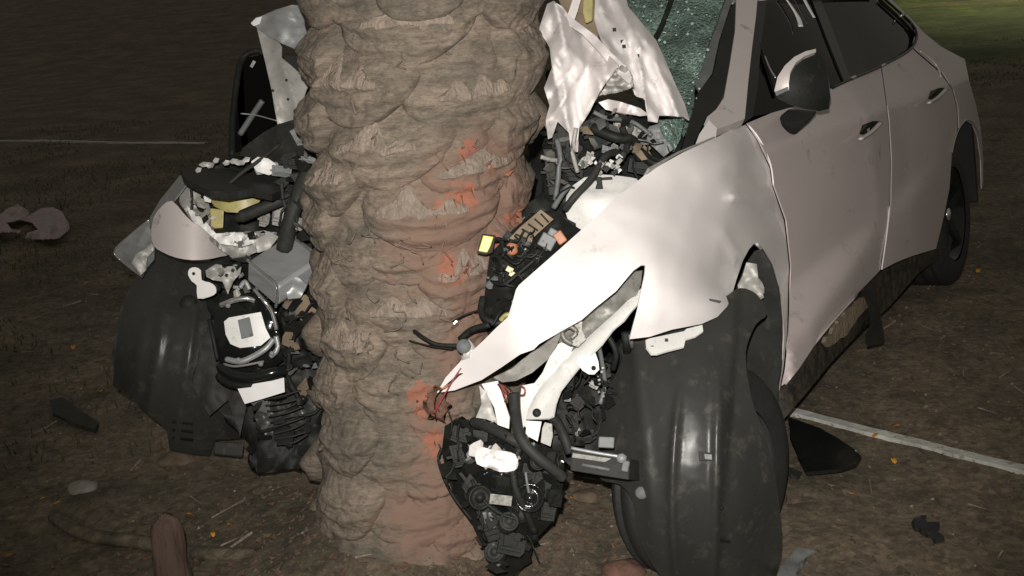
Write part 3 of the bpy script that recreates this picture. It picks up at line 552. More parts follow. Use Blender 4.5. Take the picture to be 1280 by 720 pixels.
# liner on the near wheel
def nl(x, y):                              # bulging shell: nearest at mid height
    d = 2.60 + .42 * ((y - 590) / 300.) ** 2 + (.10 if y > 590 else 0) * ((y - 590) / 150.) ** 2 + .22 * ((x - 865) / 130.) ** 2 - .03 * ((x - 865) / 130.)
    cx_ = 850 - 10 * math.sin((y - 480) / 90.)
    d -= .022 * math.exp(-((x - cx_) / 5.) ** 2) * min(1, max(0, (y - 480) / 50)) + .020 * math.exp(-((x - 897 + (y - 540) * .02) / 6.) ** 2) * min(1, max(0, (y - 440) / 80))
    d -= .010 * math.exp(-((x - 800 - (y - 500) * .1) / 8.) ** 2)
    d += .022 * max(0, min(1, (x - 905 + (y - 540) * .08) / 10.)) 
    return d
NL = [(790, 418), (776, 455), (756, 495), (747, 530), (745, 580), (752, 600), (775, 606), (790, 625), (796, 660), (806, 690), (822, 715), (845, 740), (900, 752), (955, 740), (972, 715), (978, 680), (974, 630), (966, 580), (953, 535), (940, 500), (932, 450), (936, 425), (946, 404), (959, 392), (946, 368), (925, 360), (905, 372), (880, 385), (840, 395)]
ln = sheet('wheel_arch_liner', car, 'liner', NL, nl, .006, 4, (.002, 50, 9), smooth_out=3)
block('clip_recess', ln, 'black', [(873, 564), (890, 566), (890, 576), (874, 576)], lambda x, y: nl(x, y) - .006, .006, .001)
block('liner_clip', ln, 'grey', [(880, 567), (890, 568), (890, 575), (881, 574)], lambda x, y: nl(x, y) - .01, .006, .001)
block('clip_recess', ln, 'black', [(900, 674), (912, 675), (914, 679), (901, 678)], lambda x, y: nl(x, y) - .005, .006, .001)
lathe('fastener', ln, 'grey', W(802, 616, nl(802, 616) - .004), -ray(802, 616), [(0, .016), (.006, .014), (.010, .0004)], 14)
lathe('fastener', ln, 'black', W(902, 635, nl(902, 635) - .002), -ray(902, 635), [(0, .005), (.003, .004), (.004, .0004)], 12)
sheet('wheelhouse_flap', car, 'liner', [(952, 312), (963, 330), (972, 360), (976, 400), (975, 460), (970, 505), (965, 536), (953, 534), (942, 500), (930, 450), (925, 400), (920, 360), (932, 330), (943, 314)], lambda x, y: 3.12 + .0006 * (y - 400) + .002 * (975 - x), .008, 9, (.012, 40, 4))
sheet('knuckle_shield', car, 'primer', [(933, 328), (946, 330), (948, 350), (955, 372), (945, 378), (925, 372), (922, 356), (928, 345)], 3.02, .01, 7, (.02, 16, 4))
wheel(W(880, 590, 3.0), c2w((0, 1, 0)) - O0 + np.array([.0, -.25, 0]), .30, .2, rim=False)
# inner structure below the fender
sheet('inner_apron', car, 'galv', [(697, 420), (720, 402), (748, 383), (772, 364), (794, 340), (803, 338), (801, 356), (795, 372), (772, 392), (745, 420), (722, 440), (702, 440)], [(700, 420, 2.72), (800, 340, 2.66), (795, 370, 2.70), (720, 440, 2.74)], .004, 7, (.014, 22, 3))
ap = sheet('apron_rail', car, 'white', [(802, 360), (800, 376), (780, 400), (765, 413), (752, 430), (725, 457), (712, 473), (700, 488), (694, 504), (691, 520), (684, 523), (657, 524), (660, 512), (668, 495), (684, 472), (702, 450), (720, 435), (742, 415), (770, 390), (792, 368)], [(800, 365, 2.70), (752, 425, 2.66), (700, 480, 2.70), (670, 515, 2.70), (735, 420, 2.70)], .006, 7, ridges=[(664, 515, 705, 458, .012, 4), (705, 458, 790, 378, .012, 4)])
sheet('mounting_tab', ap, 'white', [(722, 446), (743, 438), (748, 452), (749, 462), (743, 468), (736, 468), (728, 463), (723, 456)], 2.665, .006, 6, bevel=.001)
lathe('bolt_hole', ap, 'black', W(742, 460, 2.656), -ray(742, 460), [(0, .006), (.002, .005), (.003, .0003)], 12)
lathe('bolt_hole', ap, 'black', W(671, 516, 2.684), -ray(671, 516), [(0, .011), (.002, .010), (.003, .0003)], 14)
sheet('inner_plate', car, 'white', [(693, 432), (702, 428), (716, 434), (708, 452), (690, 478), (676, 500), (661, 524), (656, 545), (650, 530), (650, 500), (652, 482), (668, 479), (678, 466), (686, 448)], [(700, 430, 2.72), (656, 540, 2.76), (652, 490, 2.76), (690, 470, 2.73)], .005, 7, (.008, 30, 7))
sheet('rail_end', car, 'white', [(658, 526), (677, 527), (672, 552), (667, 549), (655, 543)], 2.71, .008, 7)
sheet('rail_end', car, 'primer', [(681, 528), (690, 530), (691, 545), (688, 558), (676, 553), (678, 535)], 2.73, .008, 6)
sheet('radiator_support', car, 'white', [(602, 480), (622, 476), (628, 495), (637, 522), (636, 536), (622, 531), (618, 510)], [(602, 480, 2.74), (637, 530, 2.72), (622, 478, 2.73)], .006, 7)
sheet('radiator_support_flange', car, 'primer', [(599, 482), (610, 492), (622, 530), (608, 524), (595, 522), (602, 505)], 2.77, .006, 6, (.01, 14, 3))
hk = tube('tow_hook', car, 'galv', [(715, 430, 2.63), (706, 424, 2.63), (703, 414, 2.63), (712, 408, 2.63), (721, 415, 2.63), (714, 423, 2.63)], .006)
sheet('latch_plate', car, 'galv', [(718, 404), (728, 402), (727, 412), (733, 424), (722, 434), (712, 430), (722, 418)], 2.64, .006, 6)
# strut tower
st = sheet('suspension_tower', car, 'white', [(706, 262), (708, 245), (716, 232), (730, 222), (748, 218), (768, 219), (790, 222), (806, 226), (800, 250), (760, 290), (735, 300), (722, 290), (711, 278)], lambda x, y: 2.86 + ((x - 752) / 90.) ** 2 * .16 + ((y - 262) / 60.) ** 2 * .10 - (.02 if y > 245 else 0), .01, 8, (.012, 26, 3), ridges=[(712, 244, 756, 244, .008, 5)])
block('tower_nut', st, 'black', [(745, 221), (752, 221), (753, 230), (754, 236), (744, 236), (746, 229)], 2.85, .02, .002)
block('tower_slot', st, 'black', [(733, 223), (765, 221), (766, 224), (734, 226)], 2.865, .01, .001)
# bonnet
def creases(n, x0, x1, y0, y1, L, lean):
    out = []
    for i in range(n):
        x, y = U(x0, x1), U(y0, y1); l = U(.5, 1) * L; a = lean + U(-.45, .45); out.append((x, y, x + l * math.sin(a), y + l * math.cos(a), U(.006, .022) * random.choice([1, -1]), U(2.5, 6)))
    return out
CR1 = creases(20, 680, 760, 10, 130, 60, -.2); CR2 = creases(18, 745, 830, 0, 110, 75, .35)
bo = sheet('bonnet', car, 'bentpaint', [(684, 5), (692, 1), (701, 10), (711, 22), (727, 34), (745, 48), (760, 68), (773, 80), (765, 93), (748, 117), (737, 140), (724, 160), (721, 190), (714, 190), (711, 166), (697, 152), (690, 172), (685, 174), (682, 150), (687, 132), (680, 110), (690, 84), (687, 60), (674, 35)], [(684, 5, 3.05), (675, 35, 2.98), (770, 80, 2.84), (682, 110, 2.95), (745, 48, 2.95), (718, 185, 2.92), (720, 90, 2.86), (690, 165, 2.98)], .003, 3, (.16, 30, 11, -.35, 2.2), ridges=CR1 + [(675, 35, 700, 80, .035, 7), (700, 80, 712, 160, .02, 5), (745, 48, 722, 120, -.03, 7), (765, 85, 722, 160, .02, 4), (722, 95, 690, 150, .018, 5)])
sheet('bonnet_fold', bo, 'bentpaint', [(692, 2), (703, 8), (712, 20), (745, 45), (764, 66), (784, 84), (790, 96), (788, 104), (772, 92), (756, 72), (728, 42), (707, 27)], [(692, 2, 3.02), (745, 45, 2.93), (788, 100, 2.82)], .004, 4, (.03, 14, 4, .8, 1.8))
sheet('bonnet_crumple', bo, 'primer', [(766, 90), (776, 82), (784, 84), (789, 95), (792, 108), (785, 112), (765, 116), (748, 120), (757, 108)], [(766, 90, 2.86), (790, 105, 2.83), (755, 118, 2.90)], .004, 2.5, (.05, 9, 6, .3, 1.), jag=.6)
b2 = sheet('bonnet_half', car, 'bentpaint', [(738, -25), (778, -25), (785, 8), (800, 26), (820, 50), (832, 76), (845, 107), (856, 130), (862, 150), (856, 146), (840, 145), (824, 144), (822, 153), (811, 151), (807, 124), (793, 118), (790, 100), (779, 80), (765, 70), (751, 50), (743, 25), (744, 0)], [(744, 0, 3.14), (785, 5, 3.22), (820, 50, 3.10), (858, 145, 3.02), (810, 148, 2.95), (770, 70, 2.98), (795, 80, 3.02)], .003, 3, (.10, 18, 21, -.45, 3.6), ridges=CR2 + [(770, 0, 800, 60, .03, 5), (800, 60, 806, 130, .02, 4), (752, 10, 780, 75, .025, 5), (806, 50, 845, 140, .02, 5), (825, 115, 840, 142, -.02, 3)])
for x, y in ((768, 37), (778, 52), (797, 70), (780, 58)): block('bonnet_hole', b2, 'black', [(x - 2.5, y - 2), (x + 2, y - 2.5), (x + 2.5, y + 2), (x - 2, y + 2.5)], depth_fn([(744, 0, 3.14), (785, 5, 3.22), (820, 50, 3.10), (858, 145, 3.02), (810, 148, 2.95), (770, 70, 2.98), (795, 80, 3.02)])(x, y) - .034, .006, 0)
sheet('cowl_lip', car, 'paint', [(748, 128), (760, 124), (775, 127), (800, 135), (812, 144), (800, 145), (775, 141), (757, 137)], 2.98, .006, 6, (.01, 18, 2))
sheet('bonnet_hinge', car, 'paint', [(722, -20), (732, -20), (722, 14), (717, 28), (709, 20), (714, 5)], 3.15, .008, 8)
sheet('bonnet_inner_panel', car, 'mud', [(690, -20), (745, -20), (748, 50), (735, 42), (705, 15)], 3.25, .01, 10)
block('fluid_bottle', car, 'amber', [(729, -10), (742, -10), (741, 26), (732, 30), (728, 15)], 3.18, .03, .004)
# engine bay behind and between
def junk(name, m, x, y, w_, h_, d, t=.05, ang=0, bevel=.003, par=None, n=4):
    """n=4 a plain bevelled box; n=6 a machined fitting: housing with ledge, ribs, boss and a clipped corner"""
    par = par or car; ca, sa = math.cos(ang), math.sin(ang)
    if n == 4:
        pts = [(-w_ / 2, -h_ / 2), (w_ / 2, -h_ / 2), (w_ / 2, h_ / 2), (-w_ / 2, h_ / 2)]
        return block(name, par, m, [(x + a * ca - b * sa, y + a * sa + b * ca) for a, b in pts], d, t, bevel)
    V = []; Fc = []
    def prism(P, d0, d1):
        b = len(V); k = len(P)
        for dd, sh in ((d0, .96), (d1, 1.)):
            for (p, q) in P: p *= sh; q *= sh; V.append(W(x + p * ca - q * sa, y + p * sa + q * ca, dd))
        Fc.append([b + i for i in range(k)]); Fc.append([b + k + i for i in range(k)][::-1])
        for i in range(k): Fc.append([b + i, b + k + i, b + k + (i + 1) % k, b + (i + 1) % k])
    W2, H2 = w_ / 2, h_ / 2; c1 = U(.15, .5)
    prism([(-W2, -H2), (W2 * (1 - c1), -H2), (W2, -H2 * (1 - c1)), (W2, H2 * U(.3, 1)), (W2 * U(.2, .8), H2), (-W2 * U(.5, 1), H2)], d + .010, d + t)
    kx = U(-.3, .1); prism([(W2 * (kx - .5), -H2 * .7), (W2 * (kx + .5), -H2 * .6), (W2 * (kx + .6), H2 * .1), (W2 * (kx - .4), H2 * .3)], d + .002, d + .012)
    nr = random.choice([2, 3, 4]); 
    for r in range(nr): yy = H2 * (.25 + .6 * r / nr); prism([(-W2 * .8, yy), (W2 * .7, yy), (W2 * .7, yy + H2 * .08), (-W2 * .8, yy + H2 * .08)], d + .004, d + .012)
    bx, by, br = W2 * U(.2, .9), H2 * U(-1.1, -.5), min(W2, H2) * U(.25, .45)
    prism([(bx + br * math.cos(q * .7854), by + br * math.sin(q * .7854)) for q in range(8)], d - .003, d + .02)
    if rnd() < .6: bx = -W2 * U(.8, 1.3); prism([(bx - br, -br * .5), (bx + W2 * .5, -br * .5), (bx + W2 * .5, br * .5), (bx - br, br * .5)], d + .006, d + .025)
    return link(name, V, Fc, m, par, False, bevel=.0012)
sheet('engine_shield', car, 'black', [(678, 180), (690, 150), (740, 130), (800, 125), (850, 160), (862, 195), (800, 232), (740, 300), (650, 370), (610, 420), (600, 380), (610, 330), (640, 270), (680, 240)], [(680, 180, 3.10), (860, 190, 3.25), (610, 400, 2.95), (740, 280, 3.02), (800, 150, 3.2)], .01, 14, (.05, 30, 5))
for a in [('scuttle_panel', 'galv', 782, 165, 50, 26, 3.06, .6), ('scuttle_panel', 'mud', 790, 180, 60, 18, 3.04, .7), ('bracket', 'black', 748, 165, 34, 40, 3.0, -.4), ('bracket', 'grey', 826, 168, 40, 22, 3.12, -.6), ('bracket', 'rubber', 700, 180, 24, 70, 3.0, .1),
          ('bracket', 'black', 806, 210, 44, 18, 2.98, .2), ('relay_box', 'rubber', 690, 215, 20, 60, 2.98, -.05), ('relay_box', 'black', 716, 205, 30, 44, 3.0, .1), ('bracket', 'grey', 760, 188, 18, 10, 2.95, .3), ('bracket', 'galv', 733, 200, 14, 22, 2.95, .5)]:
    n_, m_, x, y, ww, hh, d, an = a; junk(n_, m_, x, y, ww, hh, d, .05, an, n=6)
sheet('glass_shard', car, 'crazed', [(815, 160), (824, 150), (856, 148), (850, 175), (842, 190), (828, 184)], 3.12, .006, 8, (.02, 20, 3))
sheet('torn_trim', car, 'grey', [(799, 175), (812, 158), (822, 155), (830, 172), (842, 186), (830, 196), (812, 180), (803, 182)], 3.03, .006, 7, (.02, 20, 3))
for i in range(26):                        # crushed foil and broken metal bits by the tower
    x, y = U(738, 776), U(196, 216); s = U(2, 5); sheet('metal_scrap', car, random.choice(['primer', 'galv', 'alu', 'grey', 'black']), [(x - s, y + U(-2, 2)), (x + U(-2, 2), y - s), (x + s, y + U(-2, 2)), (x + U(-2, 2), y + s)], U(2.84, 2.9), .002, 4)
for p, r, m_ in [([(676, 196, 2.9), (690, 200, 2.92), (700, 200, 2.94)], .006, 'primer'), ([(706, 262, 2.84), (718, 246, 2.82), (740, 222, 2.84), (756, 196, 2.86), (770, 190, 2.9)], .010, 'rubber'), ([(692, 260, 2.9), (704, 240, 2.88), (712, 232, 2.88)], .008, 'grey'),
                 ([(696, 175, 2.9), (700, 200, 2.88), (694, 250, 2.9)], .007, 'grey'), ([(720, 160, 2.88), (716, 190, 2.88), (722, 215, 2.9)], .006, 'primer'), ([(740, 160, 2.94), (770, 172, 2.92), (792, 176, 2.94), (800, 200, 2.96)], .014, 'black'), ([(778, 195, 2.9), (784, 180, 2.94), (778, 160, 2.98)], .010, 'rubber'),
                 ([(742, 140, 2.94), (760, 148, 2.95), (790, 152, 3.0), (815, 170, 3.0)], .006, 'grey'), ([(800, 190, 2.98), (820, 205, 2.96), (835, 200, 2.96)], .014, 'black')]:
    tube('hose', car, m_, p, r)
sheet('fender_top_flange', car, 'primer', [(806, 222), (812, 212), (850, 191), (895, 172), (897, 176), (850, 197), (820, 216)], [(806, 222, 2.83), (855, 191, 2.98), (896, 172, 3.16)], .006, 6)
# engine unit by the trunk
eu = sheet('engine_block', car, 'black', [(612, 318), (640, 288), (664, 268), (690, 262), (715, 280), (728, 288), (690, 322), (652, 352), (644, 380), (634, 396), (615, 402), (604, 392), (606, 365)], [(612, 318, 2.84), (690, 265, 2.86), (728, 288, 2.76), (640, 390, 2.72), (606, 380, 2.82), (660, 320, 2.76)], .05, 8, (.03, 16, 4))
ri = sheet('ribbed_duct', car, 'mud', [(633, 302), (650, 284), (676, 262), (692, 274), (672, 292), (660, 304), (645, 304)], 2.77, .02, 5)
for k in range(6):
    f_ = k / 5; tube('rib', ri, 'rubber', [(636 + f_ * 40, 299 - f_ * 32, 2.765), (652 + f_ * 34, 304 - f_ * 26, 2.765)], .0025, 5)
lathe('plug', car, 'orange', W(640, 311, 2.74), -ray(640, 311), [(-.02, .017), (.006, .0165), (.010, .012), (.011, .0004)], 18)
block('connector', car, 'yellow', [(604, 294), (617, 296), (613, 308), (609, 316), (598, 314)], 2.72, .014, .002)
block('connector_edge', car, 'black', [(603, 292), (620, 294), (616, 316), (607, 319), (596, 317)], 2.732, .012, .002)
tube('cable', car, 'black', [(617, 300, 2.74), (626, 300, 2.73), (630, 312, 2.74), (642, 324, 2.74)], .006)
junk('control_unit', 'grey', 684, 302, 20, 18, 2.735, .03, .5); junk('control_unit', 'grey', 693, 292, 16, 10, 2.74, .02, .5); junk('connector', 'orange', 700, 297, 12, 16, 2.73, .02, -.6)
for x, y, d in ((637, 337, 2.72), (641, 343, 2.72)): junk('connector', 'amber', x, y, 9, 7, d, .01, .5, .001)
tube('cable', car, 'amber', [(626, 400, 2.66), (632, 394, 2.65), (638, 394, 2.65), (640, 400, 2.65)], .006)
for k in range(14):
    x, y = U(614, 690), U(290, 385)
    if x + y > 1010: continue
    junk('engine_fitting', random.choice(['black', 'rubber', 'black', 'grey']), x, y, U(8, 20), U(6, 16), U(2.74, 2.78), .03, U(-1, 1), .002, n=6)
for p, r in [([(612, 350, 2.76), (630, 355, 2.72), (650, 340, 2.72), (668, 325, 2.72)], .006), ([(604, 372, 2.78), (602, 390, 2.76), (612, 402, 2.74), (630, 404, 2.74)], .010), ([(630, 320, 2.74), (645, 330, 2.72), (662, 318, 2.73), (680, 322, 2.73)], .004), ([(518, 414, 2.80), (532, 424, 2.76), (548, 431, 2.75), (574, 432, 2.74)], .0055), ([(512, 426, 2.80), (540, 433, 2.77), (566, 436, 2.76)], .0022),
             ([(566, 402, 2.80), (585, 392, 2.78), (604, 387, 2.80)], .0025), ([(575, 424, 2.74), (590, 412, 2.72), (612, 406, 2.7)], .008)]:
    tube('cable', car, 'black', p, r)
junk('cable_end', 'chrome', 569, 403, 6, 3, 2.79, .004, -.7, .001)
lathe('cap', car, 'grey', W(580, 433, 2.72), -ray(580, 433), [(-.03, .02), (.004, .018), (.008, .001)], 14)
sheet('torn_bracket', car, 'primer', [(586, 424), (596, 436), (590, 446), (578, 450), (580, 438)], 2.72, .004, 5, (.02, 8, 2))
for k in range(4):
    a0 = (U(566, 580), U(448, 470)); tube('wire', car, random.choice(['copper', 'redwire', 'black', 'copper']), [(a0[0], a0[1], 2.76), (a0[0] - U(5, 22), a0[1] + U(6, 22), 2.74), (536 + U(-3, 10), 488 + U(-6, 30), 2.76), (540 + U(0, 14), 500 + U(4, 30), 2.78)], .0018, 5)
sheet('torn_foam', car, 'redchip', [(536, 492), (548, 488), (556, 495), (560, 512), (552, 524), (540, 520), (534, 508)], 2.80, .02, 5, (.03, 9, 3), jag=1)
# bundle by the apron
for k in range(12):
    tube('wire', car, random.choice(['copper', 'redwire', 'copper', 'black']), [(U(622, 628), 480, 2.70), (U(626, 640), U(486, 494), 2.68), (U(630, 646), U(494, 505), 2.68)], .002, 5)
tube('wire', car, 'redwire', [(651, 482, 2.69), (656, 486, 2.68), (655, 493, 2.68), (650, 494, 2.69)], .002, 5)
# front corner under the fender: headlamp remains, hoses
hl = sheet('headlamp_carcass', car, 'blackgloss', [(556, 532), (575, 524), (600, 528), (640, 545), (676, 556), (704, 566), (706, 596), (700, 625), (694, 648), (668, 676), (662, 700), (640, 725), (618, 722), (606, 690), (590, 655), (572, 630), (560, 600), (552, 565)], [(556, 532, 2.78), (704, 566, 2.72), (640, 720, 2.84), (600, 600, 2.68), (660, 620, 2.66), (560, 600, 2.78)], .03, 6, (.018, 22, 6))
sheet('lamp_reflector', hl, 'bentpaint', [(594, 562), (600, 558), (614, 562), (632, 564), (644, 568), (648, 580), (643, 588), (625, 590), (612, 585), (596, 580)], 2.585, .02, 4, (.016, 12, 2), smooth_out=2)
junk('label', 'galv', 626, 625, 28, 13, 2.585, .004, .12, .001)
for a in [(575, 545, 26, 20, .4), (600, 545, 20, 14, .1), (590, 610, 34, 20, .9), (632, 606, 40, 22, .2), (655, 640, 40, 26, -.3), (615, 655, 30, 44, -.3), (675, 605, 30, 30, .4), (640, 680, 36, 30, .2), (572, 570, 18, 30, -.2), (660, 590, 18, 20, .3), (685, 640, 20, 24, .2)]:
    x, y, ww, hh, an = a; junk('lamp_fitting', random.choice(['black', 'blackgloss', 'black']), x, y, ww, hh, U(2.63, 2.67), .05, an, .004, n=6)
for p, r, m_ in [([(643, 492, 2.66), (644, 515, 2.64), (650, 545, 2.60), (668, 568, 2.59), (690, 585, 2.60), (704, 597, 2.62)], .014, 'rubber'), ([(592, 528, 2.72), (612, 535, 2.66), (638, 548, 2.62), (652, 556, 2.62)], .014, 'rubber'), ([(650, 560, 2.62), (642, 580, 2.61), (644, 610, 2.61), (656, 635, 2.62), (668, 665, 2.64)], .010, 'black'),
                 ([(688, 520, 2.70), (698, 530, 2.68), (706, 548, 2.66), (712, 566, 2.66)], .012, 'rubber'), ([(657, 590, 2.60), (660, 610, 2.60), (666, 640, 2.62)], .0035, 'grey'), ([(605, 640, 2.66), (610, 660, 2.68), (620, 690, 2.72), (624, 712, 2.74)], .006, 'grey'), ([(612, 640, 2.66), (620, 665, 2.68), (632, 690, 2.72)], .006, 'grey'),
                 ([(552, 560, 2.76), (548, 575, 2.76), (556, 600, 2.76), (570, 625, 2.74), (590, 650, 2.72)], .004, 'black'), ([(748, 430, 2.74), (752, 450, 2.76), (756, 480, 2.78), (750, 505, 2.78)], .006, 'grey'), ([(760, 420, 2.76), (770, 440, 2.76), (766, 462, 2.78)], .008, 'black'), ([(590, 600, 2.64), (600, 620, 2.62), (622, 640, 2.62), (650, 650, 2.62)], .005, 'black')]:
    tube('hose', car, m_, p, r)
para('crash_bar', car, 'rubber', (712, 588, 2.60), (786, 600, 2.56), (714, 562, 2.62), (730, 590, 2.72)); junk('crash_bar_plate', 'galv', 750, 574, 70, 6, 2.59, .02, .14, .001)
tube('trim_rod', car, 'alu', [(714, 560, 2.59), (745, 566, 2.575), (783, 572, 2.56)], .0045, 6); tube('trim_rod', car, 'grey', [(728, 581, 2.585), (762, 587, 2.57)], .0045, 6)
junk('sensor_head', 'grey', 758, 553, 20, 14, 2.58, .03, .05); lathe('bolt', car, 'alu', W(777, 573, 2.55), -ray(777, 573), [(-.01, .012), (.006, .011), (.008, .0005)], 10); junk('bolt', 'grey', 782, 583, 9, 14, 2.55, .02, .2)
sheet('wheelhouse_shadow_panel', car, 'black', [(700, 480), (745, 470), (800, 400), (850, 400), (800, 520), (770, 600), (720, 590), (690, 560)], [(700, 520, 2.95), (800, 420, 3.0), (780, 580, 2.95)], .02, 12, (.05, 30, 2))  # black sheet standing for the shade behind the suspension links
for k in range(10): junk('suspension_link', random.choice(['black', 'rubber', 'galv']), U(705, 760), U(470, 560), U(8, 26), U(8, 20), U(2.80, 2.9), .04, U(-1, 1), .003, n=6)
for k in range(8): x, y = U(748, 756), 460 + k * 5; junk('bolt', 'galv', x, y, U(2, 4), U(2, 4), 2.74, .005, U(0, 2), .0005)
tube('damper', car, 'black', [(782, 415, 2.78), (784, 440, 2.80)], .012); tube('damper', car, 'grey', [(788, 418, 2.74), (790, 434, 2.76)], .006)
# ------------------------------------------------------------------ left (far) front corner
lf = sheet('left_fender', car, 'paint', [(215, 251), (228, 265), (240, 277), (260, 290), (272, 303), (287, 317), (275, 321), (260, 324), (240, 325), (220, 322), (203, 315), (192, 307), (189, 290), (192, 272), (203, 257)], lambda x, y: 3.36 + ((x - 232) / 55.) ** 2 * .10 - (y - 290) * .0006, .004, 7, smooth_out=2)
sheet('fender_side', lf, 'alu', [(225, 219), (234, 222), (232, 232), (218, 250), (204, 262), (192, 282), (188, 288), (187, 272), (200, 250)], [(225, 219, 3.50), (187, 280, 3.52), (218, 248, 3.42)], .004, 6)
sheet('fender_flap', car, 'alu', [(186, 274), (170, 288), (152, 302), (142, 314), (150, 326), (165, 338), (177, 347), (183, 336), (192, 325), (193, 310), (189, 292)], [(186, 274, 3.50), (142, 314, 3.56), (177, 347, 3.52), (190, 310, 3.44)], .004, 5, ridges=[(186, 285, 165, 325, .02, 2.5), (181, 284, 158, 315, .014, 2.5), (190, 300, 178, 340, .02, 3)])
tube('flap_hem', car, 'chrome', [(186, 275, 3.49), (165, 292, 3.52), (143, 313, 3.545), (150, 325, 3.545)], .0025, 6)
sheet('flap_bracket', car, 'primer', [(180, 312), (190, 304), (193, 312), (184, 322), (182, 338), (176, 344), (164, 330), (170, 318)], 3.42, .006, 5, (.02, 10, 4))
sheet('inner_wing', car, 'primer', [(228, 226), (255, 232), (262, 258), (262, 288), (275, 296), (330, 288), (346, 292), (340, 310), (312, 318), (292, 322), (275, 312), (250, 286), (236, 272), (224, 250)], [(228, 226, 3.50), (260, 285, 3.40), (340, 295, 3.38), (290, 318, 3.36)], .004, 6, (.035, 14, 3))
sheet('inner_wing_edge', car, 'white', [(232, 256), (242, 264), (258, 278), (270, 292), (300, 290), (330, 292), (343, 290), (335, 300), (300, 308), (276, 305), (256, 288), (240, 274)], [(232, 256, 3.36), (343, 292, 3.34), (270, 295, 3.33)], .004, 5, (.025, 10, 5))
rsv = sheet('reservoir', car, 'amber', [(258, 244), (262, 240), (330, 236), (329, 246), (318, 260), (300, 266), (283, 265), (268, 258)], lambda x, y: 3.34 + ((x - 295) / 50.) ** 2 * .06, .04, 6, bevel=.003)
sheet('reservoir_rim', rsv, 'amber', [(257, 242), (330, 237), (331, 242), (258, 248)], lambda x, y: 3.32 + ((x - 295) / 50.) ** 2 * .06, .012, 6)
block('reservoir_neck', rsv, 'amber', [(262, 260), (280, 262), (279, 285), (264, 286)], 3.34, .04, .004)
sheet('rubber_strip', car, 'rubber', [(226, 211), (240, 207), (262, 210), (285, 211), (310, 216), (335, 215), (347, 221), (351, 238), (340, 243), (315, 237), (285, 241), (262, 238), (243, 229), (230, 222)], [(226, 215, 3.42), (350, 230, 3.30), (285, 225, 3.32)], .02, 7, (.012, 30, 3))
for p, r in [([(296, 273, 3.26), (315, 265, 3.25), (340, 255, 3.25), (368, 243, 3.27)], lambda t: .019 if .1 < t < .95 else .013), ([(355, 312, 3.25), (362, 280, 3.22), (372, 248, 3.22), (386, 214, 3.26)], .025), ([(352, 228, 3.22), (354, 250, 3.22), (362, 272, 3.23)], .006), ([(278, 238, 3.27), (300, 218, 3.27), (325, 200, 3.3), (350, 180, 3.34)], .006), ([(238, 230, 3.35), (240, 250, 3.33), (239, 262, 3.33)], .004)]:
    tube('hose', car, 'rubber', p, r)
sheet('damper_cup', car, 'white', [(314, 202), (322, 196), (335, 198), (345, 205), (344, 216), (336, 219), (320, 214)], 3.30, .02, 5, (.01, 12, 3))
for x, y, s in ((255, 205, 7), (262, 206, 5), (292, 201, 6), (300, 203, 8), (283, 203, 5), (308, 199, 5), (270, 200, 4), (248, 212, 4)): sheet('metal_scrap', car, 'primer', [(x - s, y + 1), (x - 1, y - 3), (x + s, y - 2), (x + s * .6, y + 3), (x - 2, y + 4)], 3.31, .004, 4, (.01, 6, 3))
sheet('shroud', car, 'rubber', [(300, 195), (303, 185), (330, 165), (348, 155), (372, 148), (392, 154), (394, 184), (380, 196), (360, 192), (345, 205), (320, 198)], [(300, 190, 3.42), (392, 160, 3.28), (345, 200, 3.32)], .02, 8, (.025, 24, 8))
sheet('shroud_plate', car, 'grey', [(362, 164), (384, 152), (392, 160), (392, 180), (372, 182)], 3.24, .008, 7)
for a in [('bracket', 'grey', 352, 214, 26, 14, 3.27, .1), ('bracket', 'black', 368, 205, 34, 14, 3.26, .1), ('bracket', 'rubber', 376, 222, 30, 12, 3.24, -.1), ('bracket', 'grey', 385, 200, 20, 8, 3.22, .1), ('bracket', 'galv', 348, 270, 20, 26, 3.34, .2), ('bracket', 'galv', 330, 275, 14, 18, 3.36, .2), ('bracket', 'black', 392, 270, 24, 60, 3.30, -.3), ('bracket', 'primer', 344, 248, 14, 12, 3.33, .3), ('bracket', 'black', 300, 322, 30, 10, 3.36, .2),
          ('bracket', 'galv', 392, 290, 22, 20, 3.25, .6), ('bracket', 'rubber', 350, 318, 50, 34, 3.40, .2), ('bracket', 'galv', 328, 298, 20, 12, 3.32, .2)]:
    n_, m_, x, y, ww, hh, d, an = a; junk(n_, m_, x, y, ww, hh, d, .05, an, n=6)
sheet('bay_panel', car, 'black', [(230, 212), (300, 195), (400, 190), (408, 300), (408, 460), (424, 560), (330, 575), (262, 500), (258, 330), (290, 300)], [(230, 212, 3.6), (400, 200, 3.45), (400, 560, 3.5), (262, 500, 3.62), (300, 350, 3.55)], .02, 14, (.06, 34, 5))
cn = para('canister', car, 'alu', (347, 358, 3.14), (401, 322, 3.20), (309, 326, 3.24), (346, 384, 3.17), .010)
tube('canister_seam', cn, 'chrome', [(345, 384, 3.158), (346, 358, 3.130), (328, 340, 3.19), (309, 325, 3.235)], .0045, 6, 4)
tube('canister_seam', cn, 'chrome', [(402, 324, 3.19), (385, 309, 3.235), (366, 297, 3.285)], .0045, 6, 4)
hb = sheet('hinge_plate', car, 'white', [(235, 343), (237, 336), (244, 334), (251, 338), (252, 350), (262, 353), (269, 358), (270, 366), (262, 371), (247, 373), (246, 357), (240, 352)], 3.38, .006, 5, bevel=.001, smooth_out=2)
lathe('bolt_hole', hb, 'black', W(242, 342, 3.370), -ray(242, 342), [(0, .005), (.002, .004), (.003, .0003)], 10)
sheet('torn_inner_skin', car, 'primer', [(257, 338), (270, 330), (285, 333), (302, 332), (300, 343), (290, 352), (285, 368), (278, 352), (266, 350), (258, 346)], 3.36, .004, 5, (.03, 10, 3))
